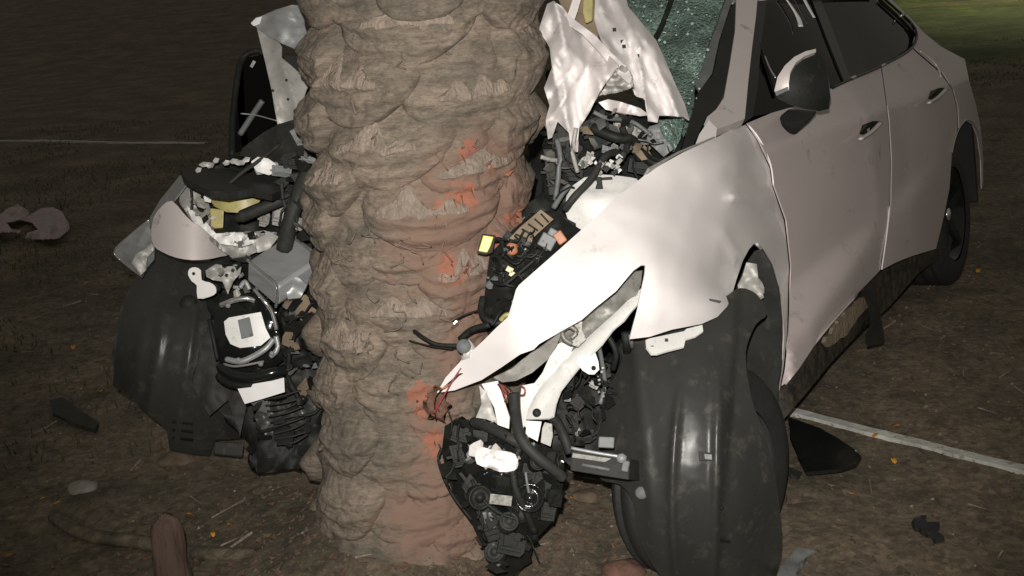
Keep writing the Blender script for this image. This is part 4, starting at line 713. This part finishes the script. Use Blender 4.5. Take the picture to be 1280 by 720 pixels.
for x, y in ((283, 344), (291, 338), (277, 340)): junk('bolt_hole', 'black', x, y, 4, 4, 3.34, .004, .5, .0005)
ac = sheet('pump_housing', car, 'blackgloss', [(268, 395), (275, 372), (300, 362), (322, 368), (345, 388), (350, 420), (354, 450), (340, 462), (300, 468), (278, 462), (266, 430)], lambda x, y: 3.30 + ((x - 310) / 50.) ** 2 * .05 + ((y - 415) / 55.) ** 2 * .04, .06, 7, (.02, 16, 3))
sheet('housing_cover', ac, 'white', [(280, 402), (286, 397), (326, 390), (332, 410), (338, 422), (326, 432), (300, 435), (288, 430), (282, 418)], lambda x, y: 3.26 + ((x - 310) / 50.) ** 2 * .03, .02, 6, bevel=.004)
block('cover_inset', ac, 'grey', [(297, 400), (312, 396), (317, 420), (302, 424)], 3.245, .01, .002)
for p, r, m_ in [([(276, 382, 3.25), (290, 376, 3.23), (308, 373, 3.23), (318, 376, 3.24)], .008, 'chrome'), ([(318, 362, 3.24), (330, 376, 3.22), (340, 390, 3.23), (346, 412, 3.24)], .006, 'chrome'), ([(283, 449, 3.24), (300, 452, 3.22), (316, 446, 3.22), (332, 436, 3.22), (342, 424, 3.23)], .009, 'alu'), ([(345, 420, 3.23), (347, 436, 3.23), (338, 446, 3.23)], .008, 'alu'), ([(300, 360, 3.24), (306, 352, 3.25), (312, 362, 3.25)], .007, 'alu'), ([(280, 455, 3.24), (296, 458, 3.22), (330, 452, 3.22)], .004, 'chrome'),
                 ([(262, 400, 3.3), (266, 420, 3.28), (272, 450, 3.28)], .007, 'black'), ([(318, 340, 3.28), (322, 352, 3.26), (320, 366, 3.25)], .006, 'grey')]:
    tube('metal_pipe', ac, m_, p, r)
for x, y in ((285, 382), (340, 442), (298, 450), (326, 455)): lathe('bolt', ac, 'alu', W(x, y, 3.215), -ray(x, y), [(-.01, .008), (.004, .007), (.006, .0004)], 8)
tube('rubber_bumper', car, 'blackgloss', [(276, 458, 3.26), (290, 468, 3.22), (315, 472, 3.20), (340, 466, 3.20), (357, 462, 3.22)], .016, 8, 4)
tube('rubber_bumper', car, 'black', [(274, 470, 3.28), (290, 480, 3.24), (320, 482, 3.22), (355, 474, 3.23)], .014, 8, 4)
sheet('paper_label', car, 'pale', [(297, 486), (314, 484), (316, 480), (340, 476), (355, 472), (356, 490), (330, 498), (306, 505)], 3.19, .002, 7)
def ll(x, y):
    d = 3.52 + .25 * ((y - 450) / 130.) ** 2 + .20 * ((x - 225) / 90.) ** 2
    cx_ = 206 - (y - 380) * .15 if y > 380 else 206 + (380 - y) * .35
    d -= .020 * math.exp(-((x - cx_) / 6.) ** 2); d -= .012 * math.exp(-((x - cx_ + 22) / 7.) ** 2) + .012 * math.exp(-((x - cx_ - 40) / 4.) ** 2)
    return d
l2 = sheet('wheel_arch_liner', car, 'liner', [(192, 310), (215, 322), (260, 328), (266, 345), (262, 372), (264, 407), (274, 440), (284, 470), (297, 486), (310, 515), (306, 548), (268, 550), (262, 570), (240, 568), (212, 562), (208, 536), (186, 518), (165, 498), (141, 482), (143, 452), (148, 410), (157, 375), (168, 350)], ll, .006, 4.5, (.003, 50, 3))
for k in range(3): block('liner_slot', l2, 'black', [(216, 526 + k * 10), (242, 529 + k * 10), (241, 532 + k * 10), (215, 529 + k * 10)], lambda x, y: ll(x, y) - .006, .006, 0)
block('liner_foot', l2, 'liner', [(268, 552), (305, 554), (303, 572), (266, 568)], 3.62, .05, .006)
lathe('fastener', l2, 'black', W(236, 380, ll(236, 380) - .004), -ray(236, 380), [(0, .03), (.004, .027), (.006, .0004)], 16)
sheet('liner_back', car, 'rubber', [(168, 350), (190, 345), (190, 380), (170, 470), (143, 480), (140, 440), (150, 385)], 3.75, .01, 10, (.02, 30, 3))
sheet('liner_side_panel', car, 'rubber', [(262, 400), (275, 400), (290, 450), (310, 500), (300, 545), (285, 500), (262, 520), (240, 480), (250, 440)], 3.46, .008, 8, (.02, 26, 5))
for m_, o_, d_ in [('liner', [(318, 520), (330, 502), (352, 503), (392, 468), (404, 478), (410, 500), (402, 525), (378, 536), (350, 545), (330, 544)], 3.34), ('black', [(330, 545), (360, 535), (395, 522), (424, 562), (418, 572), (370, 586), (322, 592), (310, 570)], 3.36), ('rubber', [(352, 480), (380, 440), (412, 450), (410, 480), (380, 500)], 3.40), ('black', [(350, 390), (408, 380), (415, 440), (370, 460), (352, 440)], 3.36), ('mud', [(355, 380), (382, 368), (415, 392), (418, 408), (396, 412), (370, 396)], 3.28)]:
    sheet('broken_duct' if m_ != 'mud' else 'bark_fragment', car, m_, o_, d_, .02, 8, (.05, 24, 7), jag=1)
for p, r in [([(325, 540, 3.30), (345, 535, 3.28), (370, 522, 3.28), (395, 515, 3.28), (404, 495, 3.28)], .005), ([(404, 470, 3.24), (396, 450, 3.22), (410, 460, 3.2), (420, 468, 3.18)], .004), ([(400, 440, 3.24), (392, 425, 3.26), (380, 430, 3.28)], .004), ([(352, 395, 3.28), (362, 430, 3.26), (360, 470, 3.28), (375, 500, 3.3)], .008)]: tube('cable', car, 'black', p, r)
# upper left: bent bonnet edge, far window frame
tl = sheet('bonnet_corner', car, 'primer', [(321, 35), (335, 44), (348, 52), (352, 58), (352, 72), (364, 82), (385, 101), (390, 80), (395, 92), (383, 112), (380, 122), (383, 143), (370, 146), (360, 155), (347, 156), (343, 135), (340, 115), (332, 80)], [(321, 35, 3.6), (350, 60, 3.55), (390, 90, 3.5), (350, 150, 3.5), (382, 140, 3.48)], .005, 4, (.02, 22, 3, .2, 3.), ridges=[(352, 75, 372, 140, .02, 4), (334, 80, 348, 150, .015, 3)])
sheet('bonnet_corner_fold', tl, 'alu', [(315, 29), (327, 20), (345, 12), (365, 6), (378, 7), (380, 30), (391, 66), (382, 66), (352, 54), (335, 45), (321, 35)], [(315, 29, 3.58), (378, 10, 3.5), (390, 64, 3.48), (350, 30, 3.50)], .005, 6, (.015, 20, 6), ridges=[(327, 21, 375, 27, -.03, 4), (344, 25, 350, 50, .012, 3)])
block('hinge_tip', tl, 'white', [(313, 29), (320, 22), (328, 20), (325, 30), (317, 33)], 3.56, .012, .003)
for x, y in ((341, 113), (360, 124), (358, 100)): junk('bolt_hole', 'black', x, y, 3, 3, 3.47, .004, .5, .0005)
fr = tube('far_window_frame', car, 'black', [(290, 195, 3.75), (291, 150, 3.8), (297, 95, 3.85), (304, 72, 3.88), (318, 64, 3.88), (330, 66, 3.88)], .012)
sheet('far_window', car, 'glass', [(292, 190), (293, 145), (299, 95), (308, 72), (330, 68), (345, 120), (350, 150), (330, 165), (305, 185)], 3.87, .004, 12)
sheet('far_door_card', car, 'seat', [(294, 190), (296, 120), (304, 80), (345, 70), (395, 70), (395, 170), (340, 180)], 4.05, .03, 14)
tube('wiper_blade', car, 'grey', [(300, 168, 3.7), (315, 145, 3.68), (328, 126, 3.66)], .010); tube('wiper_link', car, 'alu', [(301, 142, 3.66), (320, 144, 3.66), (346, 151, 3.6)], .0022, 5)
junk('glass_clip', 'primer', 316, 80, 4, 9, 3.7, .005, .5, .001)
# sockets, lamp ring and a crushed cooler core
for x, y, r, d, m_, par_ in ((600, 622, .030, 2.615, 'black', hl), (662, 622, .036, 2.605, 'blackgloss', hl), (636, 652, .024, 2.61, 'rubber', hl), (582, 566, .022, 2.68, 'grey', hl), (672, 578, .020, 2.60, 'black', hl), (618, 690, .026, 2.69, 'rubber', hl)):
    sk_ = lathe('lamp_socket', par_, m_, W(x, y, d), -ray(x, y) + np.array([U(-.4, .4), 0, U(-.3, .5)]), [(-.03, r * .9), (.0, r), (.004, r), (.006, r * .84), (-.004, r * .8), (-.006, r * .4), (.006, r * .34), (.010, r * .2), (.011, .0004)], 22)
for k in range(9):
    y = 500 + k * 7; tube('cooler_fin', car, 'rubber', [(330 + k * 2, y, 3.235), (352 + k * 2, y - 5 + 2 * math.sin(k), 3.22), (376 + k, y - 12 + 3 * math.sin(k * 2), 3.235)], .0028, 5)
sheet('bracket_plate', car, 'alu', [(356, 352), (372, 346), (384, 356), (376, 372), (360, 374)], 3.17, .006, 5, (.02, 12, 4, .4, 1.))
sheet('bracket_plate', car, 'primer', [(318, 300), (338, 290), (348, 296), (336, 312), (322, 316)], 3.27, .006, 5, (.02, 10, 9, .2, 1.))
sheet('bracket_plate', car, 'galv', [(366, 270), (392, 276), (404, 300), (396, 306), (378, 290), (364, 284)], 3.22, .008, 5, (.02, 14, 2, .8, 1.))
# torn bits packed between the bigger parts
def mess(poly, n, d0, d1, mats, size, names=('torn_scrap',)):
    xs = [p[0] for p in poly]; ys = [p[1] for p in poly]; c = 0
    while c < n:
        x, y = U(min(xs), max(xs)), U(min(ys), max(ys))
        if not inside(x, y, poly): continue
        c += 1; s = U(*size); k = random.choice([4, 5, 6]); a0 = U(0, 6.28); el = U(.3, 1); a1 = U(0, 3.14); P = []
        for q in range(k):
            r = s * U(.55, 1.15); t = a0 + q * 6.283 / k; u, v = r * math.cos(t), r * el * math.sin(t); P.append((x + u * math.cos(a1) - v * math.sin(a1), y + u * math.sin(a1) + v * math.cos(a1)))
        d = U(d0, d1); gx, gy = U(-.004, .004), U(-.004, .004)
        sheet(random.choice(names), car, random.choice(mats), P, lambda X, Y: d + gx * (X - x) + gy * (Y - y), .002, max(2.5, s * .4), (.02, s, U(0, 50), U(0, 3), U(1, 2)))
def strands(poly, n, d0, d1, mats, L):
    xs = [p[0] for p in poly]; ys = [p[1] for p in poly]; c = 0
    while c < n:
        x, y = U(min(xs), max(xs)), U(min(ys), max(ys))
        if not inside(x, y, poly): continue
        c += 1; a = U(0, 6.28); P = []; X, Y, d = x, y, U(d0, d1)
        for q in range(5): P.append((X, Y, d)); a += U(-.8, .8); l = U(*L); X += l * math.cos(a); Y += l * math.sin(a); d += U(-.015, .015)
        tube('wire', car, random.choice(mats), P, U(.0014, .0035), 5, 3)
DK = ['black', 'rubber', 'black', 'rubber', 'grey']
mess([(350, 190), (392, 180), (402, 250), (408, 300), (360, 300), (345, 240)], 22, 3.18, 3.3, DK + ['galv'], (5, 13))
mess([(236, 240), (262, 240), (270, 290), (340, 290), (345, 315), (275, 318), (245, 275)], 24, 3.30, 3.36, ['primer', 'galv', 'white', 'paint', 'black'], (3, 8))
mess([(348, 380), (405, 370), (412, 470), (405, 520), (350, 500), (356, 440)], 34, 3.18, 3.3, DK + ['mud'], (5, 15))
mess([(262, 330), (320, 330), (345, 372), (300, 365), (268, 378)], 14, 3.27, 3.33, ['primer', 'black', 'galv', 'black'], (3, 8))
mess([(310, 500), (400, 500), (415, 565), (330, 585), (300, 560)], 14, 3.25, 3.33, DK, (8, 20))
strands([(340, 190), (400, 180), (410, 300), (412, 520), (350, 500), (360, 300)], 12, 3.12, 3.26, ['black', 'rubber'], (4, 12))
mess([(682, 150), (735, 145), (800, 130), (850, 165), (840, 200), (740, 215), (700, 262), (684, 240)], 52, 2.9, 3.02, DK + ['galv', 'primer', 'mud'], (4, 12))
strands([(682, 170), (735, 150), (800, 150), (845, 180), (740, 215), (700, 262), (684, 240)], 14, 2.86, 2.98, ['black', 'rubber', 'black', 'grey'], (4, 12))
mess([(612, 322), (640, 300), (690, 300), (700, 312), (655, 350), (640, 385), (612, 400), (606, 370)], 34, 2.72, 2.76, ['black', 'rubber', 'black', 'grey'], (3, 9))
strands([(612, 322), (640, 300), (690, 300), (655, 350), (640, 385), (612, 400)], 18, 2.70, 2.74, ['black', 'black', 'black', 'rubber'], (3, 9))
mess([(560, 532), (640, 548), (700, 570), (704, 600), (690, 645), (664, 680), (640, 715), (620, 715), (606, 690), (590, 655), (560, 600)], 34, 2.63, 2.67, ['black', 'black', 'rubber', 'blackgloss'], (5, 15))
strands([(560, 532), (640, 548), (700, 570), (690, 645), (650, 700), (610, 690), (590, 655), (560, 600)], 16, 2.60, 2.65, ['black'], (5, 14))
mess([(700, 480), (760, 440), (765, 520), (745, 600), (705, 560)], 24, 2.74, 2.84, ['black', 'rubber', 'black', 'galv'], (4, 12))
strands([(690, 470), (760, 440), (765, 540), (705, 560)], 16, 2.70, 2.8, ['black', 'rubber'], (4, 12))
for i in range(60):                        # raw splinters standing off the struck bark
    cx_, cy_, rr = random.choice([(585, 190, 14), (575, 246, 20), (553, 268, 14), (642, 272, 14), (568, 335, 18), (530, 500, 14), (548, 555, 14), (600, 385, 14), (600, 225, 30)]); px, py = cx_ + U(-rr, rr), cy_ + U(-rr, rr) * .7; p = hit(px, py)
    if p is None: continue
    a = axis_at(p[2]); th = math.atan2(p[0] - a[0], -(p[1] - a[1])); l = U(.008, .03); w2 = U(.002, .007); o1 = U(.03, .05); q = [tsurf(th - w2, p[2], o1), tsurf(th + w2 * 1.5, p[2] + U(-.004, .004), o1), tsurf(th + U(-.03, .03), p[2] + l * random.choice([-1, 1]), o1 + U(.004, .018)), tsurf(th, p[2], o1 - .02)]
    link('splinter', q, [[0, 1, 2], [1, 3, 2], [3, 0, 2], [0, 3, 1]], random.choice(['woundchip', 'woundchip', 'stub', 'bark']), palm, False)
# ------------------------------------------------------------------ things on the ground
def gsheet(name, m, outline, thick, res=8, cr=None, lift=.01, parent=None, **k):
    def f(x, y):
        r = ray(x, y); d = -CAMH / r[2]; p = EYE + r * d; return -(CAMH - lift - max(0, gz(p[0], p[1]))) / r[2]
    return sheet(name, parent, m, outline, f, thick, res, cr, **k)
def strip(name, m, P0, P1, w_, h, n=60, wob=.01):
    P0 = np.array(P0[:2]); P1 = np.array(P1[:2]); t = (P1 - P0) / np.linalg.norm(P1 - P0); nn = np.array([-t[1], t[0]]); V = []; Fc = []
    for i in range(n + 1):
        c = P0 + (P1 - P0) * i / n; o_ = wob * noise.noise(Vector((i * .3, 0, 1)))
        for s, z in ((-w_, -.02), (-w_, h), (w_, h), (w_, -.02)): q = c + nn * (s * .5 * (1 + .04 * noise.noise(Vector((i * .9, s, 2)))) + o_); V.append((q[0], q[1], sum(gz(q[0] + dx, q[1] + dy) for dx in (-.2, 0, .2) for dy in (-.2, 0, .2)) / 9 + z + .006))
    for i in range(n):
        for k in range(3): Fc.append([i * 4 + k, i * 4 + k + 1, (i + 1) * 4 + k + 1, (i + 1) * 4 + k])
    return link(name, V, Fc, m, None, False, bevel=0)
a, b = G(985, 515), G(1280, 590); e = (b - a); tag(strip('marking_line', 'line', a - e * .15, b + e * 1.2, .040, .010, 60, 0), 'pale painted line across the dirt to the right of the front door', 'marking line')
a, b = G(-60, 176), G(258, 180); tag(strip('marking_line', 'line', a, b, .05, .008), 'faint thin pale line on the dark ground at far left', 'marking line')
cl = gsheet('cloth', 'cloth', [(-14, 276), (0, 268), (10, 260), (22, 256), (34, 262), (37, 267), (30, 272), (42, 266), (52, 260), (66, 259), (77, 264), (84, 276), (86, 286), (74, 297), (52, 299), (32, 298), (34, 291), (48, 287), (40, 278), (24, 274), (8, 278), (14, 286), (26, 288), (24, 291), (4, 289), (-14, 294)], .008, 2.5, (.42, 13, 3, .5, 1.6), .05)
tag(cl, 'crumpled pale pink cloth lying on the dirt at far left', 'cloth')
fl = gsheet('broken_trim_panel', 'blackgloss', [(985, 521), (1000, 526), (1025, 535), (1048, 548), (1066, 560), (1076, 570), (1070, 580), (1052, 586), (1008, 590), (998, 570), (988, 545)], .012, 7, (.01, 30, 3), .05)
tag(fl, 'black curved plastic panel on the ground beside the white line', 'car debris')
for x, y, w_, h_ in ((1049, 577, 4, 9), (1068, 565, 5, 4)): 
    f = depth_fn(0); d = np.dot(G(x, y, .07) - EYE, cf); block('highlight_fleck', fl, 'white', [(x - w_ / 2, y - h_ / 2), (x + w_ / 2, y - h_ / 2), (x + w_ / 2, y + h_ / 2), (x - w_ / 2, y + h_ / 2)], d - .01, .005, .001)  # white flecks set on the gloss panel as highlights
c1 = tube('metal_clip', None, 'chrome', [G(963, 545, .02), G(970, 552, .03), (G(978, 549, .03)), G(985, 541, .02)], .004, 6, 4, world=True); tag(c1, 'small bent shiny metal clip on dirt by the near wheel liner', 'car debris')
sp = gsheet('plastic_splinter', 'rubber', [(963, 578), (980, 581), (1003, 590), (998, 597), (975, 588), (962, 584)], .008, 6, (.01, 20, 2), .02); tag(sp, 'narrow dark plastic splinter between wheel liner and black panel', 'car debris')
s2 = gsheet('brown_fragment', 'chips', [(983, 614), (1004, 614), (1002, 623), (984, 625)], .015, 6, (.01, 10, 2), .02); tag(s2, 'small square brown fragment right of the wheel liner', 'bark fragment')
s3 = gsheet('grey_shard', 'grey', [(982, 700), (998, 684), (1018, 688), (1002, 702), (992, 722), (975, 728), (972, 718)], .012, 6, (.02, 20, 2), .03); tag(s3, 'grey plastic shard at the bottom edge, right of the near wheel', 'car debris')
s4 = gsheet('dark_shard', 'rubber', [(62, 500), (78, 496), (100, 512), (124, 528), (118, 537), (90, 528), (66, 516)], .015, 6, (.03, 20, 2), .03); tag(s4, 'curled dark shard on the dirt left of the far wheel liner', 'car debris')
s5 = gsheet('dark_clod', 'tyre', [(1142, 648), (1152, 644), (1160, 652), (1174, 652), (1168, 662), (1180, 670), (1166, 675), (1156, 664), (1144, 658)], .015, 5, (.02, 12, 2), .015); tag(s5, 'ragged dark scrap lying alone at lower right of the dirt', 'debris scrap')
# low board / root with reddish stump at the lower left
rt = tube('buried_root', None, 'dirt', [G(70, 648, .0), G(110, 672, .015), G(180, 688, .02), G(240, 700, .01), G(320, 704, -.01)], .026, 10, 6, world=True, flat=.8); tag(rt, 'dark half buried root crossing the lower left corner', 'root')
q = G(219, 745); stt = []
V = []; Fc = []
for j in range(15):
    t = j / 14; R = .052 * (1 - .45 * t ** 3) if t < .9 else .052 * .62 * math.sqrt(max(.01, 1 - ((t - .9) / .1) ** 2))
    for k2 in range(22):
        an = 2 * math.pi * k2 / 22; rr = R * (1 + .10 * noise.noise(Vector((math.cos(an) * 6, math.sin(an) * 6, t * 2))) + .25 * noise.noise(Vector((math.cos(an) * 2, math.sin(an) * 2, t * 3)))); V.append((q[0] + rr * math.cos(an) + .01 * t, q[1] + rr * .8 * math.sin(an), -.03 + .285 * t + .012 * noise.noise(Vector((an * 2, t * 6, 2)))))
for j in range(14):
    for k2 in range(22): Fc.append([j * 22 + k2, j * 22 + (k2 + 1) % 22, (j + 1) * 22 + (k2 + 1) % 22, (j + 1) * 22 + k2])
Fc.append([14 * 22 + k2 for k2 in range(22)]); sm = link('stump', V, Fc, 'redstub'); tag(sm, 'short rounded reddish stump standing in the lower left foreground', 'stump')
def stone(name, px, py, s, m, label, cat):
    p = G(px, py); V = []; Fc = []
    bm = bmesh.new(); bmesh.ops.create_icosphere(bm, subdivisions=3, radius=1)
    for v in bm.verts:
        n_ = 1 + .35 * noise.noise(v.co * 1.5 + Vector((px, py, 0))) + .1 * noise.noise(v.co * 5); V.append((p[0] + v.co.x * s * n_, p[1] + v.co.y * s * .8 * n_, p[2] + v.co.z * s * .45 * n_))
    Fc = [[v.index for v in f.verts] for f in bm.faces]; bm.free(); return tag(link(name, V, Fc, m, None), label, cat)
stone('stone', 106, 612, .055, 'stone', 'pale flat stone on the dirt below the far wheel liner', 'stone')
stone('bark_lump', 225, 578, .07, 'chips', 'broad brown lump of bark below the far liner foot', 'bark fragment')
stone('bark_lump', 735, 628, .05, 'chips', 'crumbled brown bark lump between crushed headlamp and near tyre', 'bark fragment')
stone('bark_lump', 780, 722, .06, 'redchip', 'large reddish bark lump at the bottom edge under the near wheel', 'bark fragment')
# yellow leaves one by one
LV = [(125, 490, 14, 'orange leaf nearest the far wheel liner, left of it'), (72, 635, 9, 'bright orange leaf above the buried root'), (54, 630, 6, 'small yellow leaf beside the bright orange leaf'), (322, 594, 9, 'yellow leaf under the crushed left corner'), (1117, 578, 9, 'orange leaf just below the white line at right'), (1119, 533, 9, 'yellow leaf just above the white line at right'), (1094, 548, 8, 'brownish leaf touching the upper edge of the white line'), (1067, 620, 7, 'small yellow leaf below the black plastic panel'),
      (716, 634, 8, 'glinting yellow leaf between headlamp and near tyre'), (1223, 340, 8, 'orange leaf by the rear tyre'), (108, 354, 6, 'orange leaf in the grass left of the far liner'), (290, 668, 7, 'yellow green leaf left of the trunk foot'), (268, 678, 8, 'orange leaf just right of the reddish stump'), (14, 700, 9, 'orange brown leaf in the bottom left corner'), (1073, 443, 8, 'dull orange leaf below the car sill'), (18, 332, 6, 'tiny orange leaf below the cloth'), (92, 437, 8, 'dull leaf at left edge level with the liner top'), (238, 648, 7, 'small tan leaf at the tip of the reddish stump')]
for i, (px, py, s, lb) in enumerate(LV):
    p = G(px, py, .012); r = s / FPX * np.dot(p - EYE, cf) * .62; an = U(0, 6.28); V = []; n_ = 8
    for k2 in range(n_): q_ = 2 * math.pi * k2 / n_; x_ = r * math.cos(q_); y_ = r * .55 * math.sin(q_) * (1 - .3 * math.cos(q_)); V.append((p[0] + x_ * math.cos(an) - y_ * math.sin(an), p[1] + x_ * math.sin(an) + y_ * math.cos(an), p[2] + .35 * r * abs(math.sin(q_)) + .3 * r * math.cos(q_)))
    V.append((p[0], p[1], p[2])); tag(link('fallen_leaf', V, [[k2, (k2 + 1) % n_, n_] for k2 in range(n_)], 'yleaf', solid=.0006), lb, 'leaf', 'yellow and orange leaves on the dirt')
def scatter(name, m, n, region, size, kindf, label, cat, flat=.3, far=1.):
    V = []; Fc = []
    for i in range(n):
        x, y = region(); s = U(*size); z = gz(x, y); an = U(0, 6.28); ca, sa = math.cos(an), math.sin(an); b = len(V)
        for (a_, b_, c_) in kindf(s):
            V.append((x + a_ * ca - b_ * sa, y + a_ * sa + b_ * ca, z + c_))
        k_ = len(V) - b
        if k_ == 4: Fc += [[b, b + 1, b + 2, b + 3]]
        elif k_ == 3: Fc += [[b, b + 1, b + 2]]
        elif k_ == 5: Fc += [[b, b + 1, b + 4], [b + 1, b + 2, b + 4], [b + 2, b + 3, b + 4], [b + 3, b, b + 4]]
    o = link(name, V, Fc, m, None, False); o['kind'] = 'stuff'; tag(o, label, cat); return o
def leafq(s): h = U(.1, .5) * s; return [(-s, 0, U(.001, .01)), (0, -s * U(.3, .7), h), (s, 0, U(.001, .012)), (0, s * U(.3, .7), h * .5)]
def peb(s): return [(-s, -s * .7, -.002), (s * U(.6, 1), -s, -.002), (s, s * .8, -.002), (-s * U(.5, 1), s, -.002), (U(-.3, .3) * s, U(-.3, .3) * s, s * U(.5, 1))]
def twig(s): return [(-s, -.0015, .004), (s, -.0025, .006 + U(0, .012)), (s, .0015, .006 + U(0, .012)), (-s, .0025, .008)]
def blade(s): l = U(-.5, .5) * s; return [(-.004, 0, 0), (.004, 0, 0), (l, U(-.4, .4) * s, s)]
def near(): 
    return (U(-3.6, 3.0), 1.9 + (rnd() ** 1.3) * 6.5)
def bytree(): r = rnd() ** .8 * .95; a = U(0, 6.28); return (-.33 + r * math.cos(a), 2.72 + r * .75 * math.sin(a))
scatter('leaf_litter', 'leafy', 9000, near, (.004, .015), leafq, 'dry brown leaf litter all over the dirt', 'leaf litter')
scatter('gravel', 'stone', 1400, near, (.002, .007), peb, 'small pale pebbles scattered over the dirt', 'gravel')
scatter('soil_clods', 'dirt', 3600, near, (.003, .011), peb, 'crumbs and clods of dark soil', 'soil')
scatter('dry_twigs', 'stub', 260, near, (.02, .07), twig, 'thin dry twigs and straw on the dirt', 'twigs')
scatter('palm_fibre_debris', 'redchip', 1300, bytree, (.003, .014), leafq, 'reddish torn palm fibre around the trunk foot', 'fibre debris')
def gl():
    while 1:
        x, y = (U(-7, -.8), U(3.6, 14))
        if noise.noise(Vector((x * .9, y * .6, 7))) > .02: return x, y
scatter('bark_crumbs', 'chips', 1100, bytree, (.002, .010), peb, 'crumbled bark lying round the trunk foot', 'bark crumbs')
scatter('weeds', 'grass', 6000, gl, (.015, .05), blade, 'sparse low green weeds on the dark ground at left', 'weeds')
vx = [3 + .5 * i for i in range(60)]; vy = [10 + .5 * i for i in range(60)]
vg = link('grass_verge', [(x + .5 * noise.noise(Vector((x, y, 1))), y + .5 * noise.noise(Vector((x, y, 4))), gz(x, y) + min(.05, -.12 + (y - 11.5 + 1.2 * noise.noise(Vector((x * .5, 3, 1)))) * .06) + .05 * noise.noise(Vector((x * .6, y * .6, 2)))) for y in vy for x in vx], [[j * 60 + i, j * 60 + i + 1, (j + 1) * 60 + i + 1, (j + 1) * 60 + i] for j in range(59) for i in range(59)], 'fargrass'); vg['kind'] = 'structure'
def gr():
    while 1:
        x, y = (U(3, 16), 8 + 26 * rnd() ** .8)
        if noise.noise(Vector((x * .5, y * .35, 3))) > -.15 + max(0, 13 - y) * .1: return x, y
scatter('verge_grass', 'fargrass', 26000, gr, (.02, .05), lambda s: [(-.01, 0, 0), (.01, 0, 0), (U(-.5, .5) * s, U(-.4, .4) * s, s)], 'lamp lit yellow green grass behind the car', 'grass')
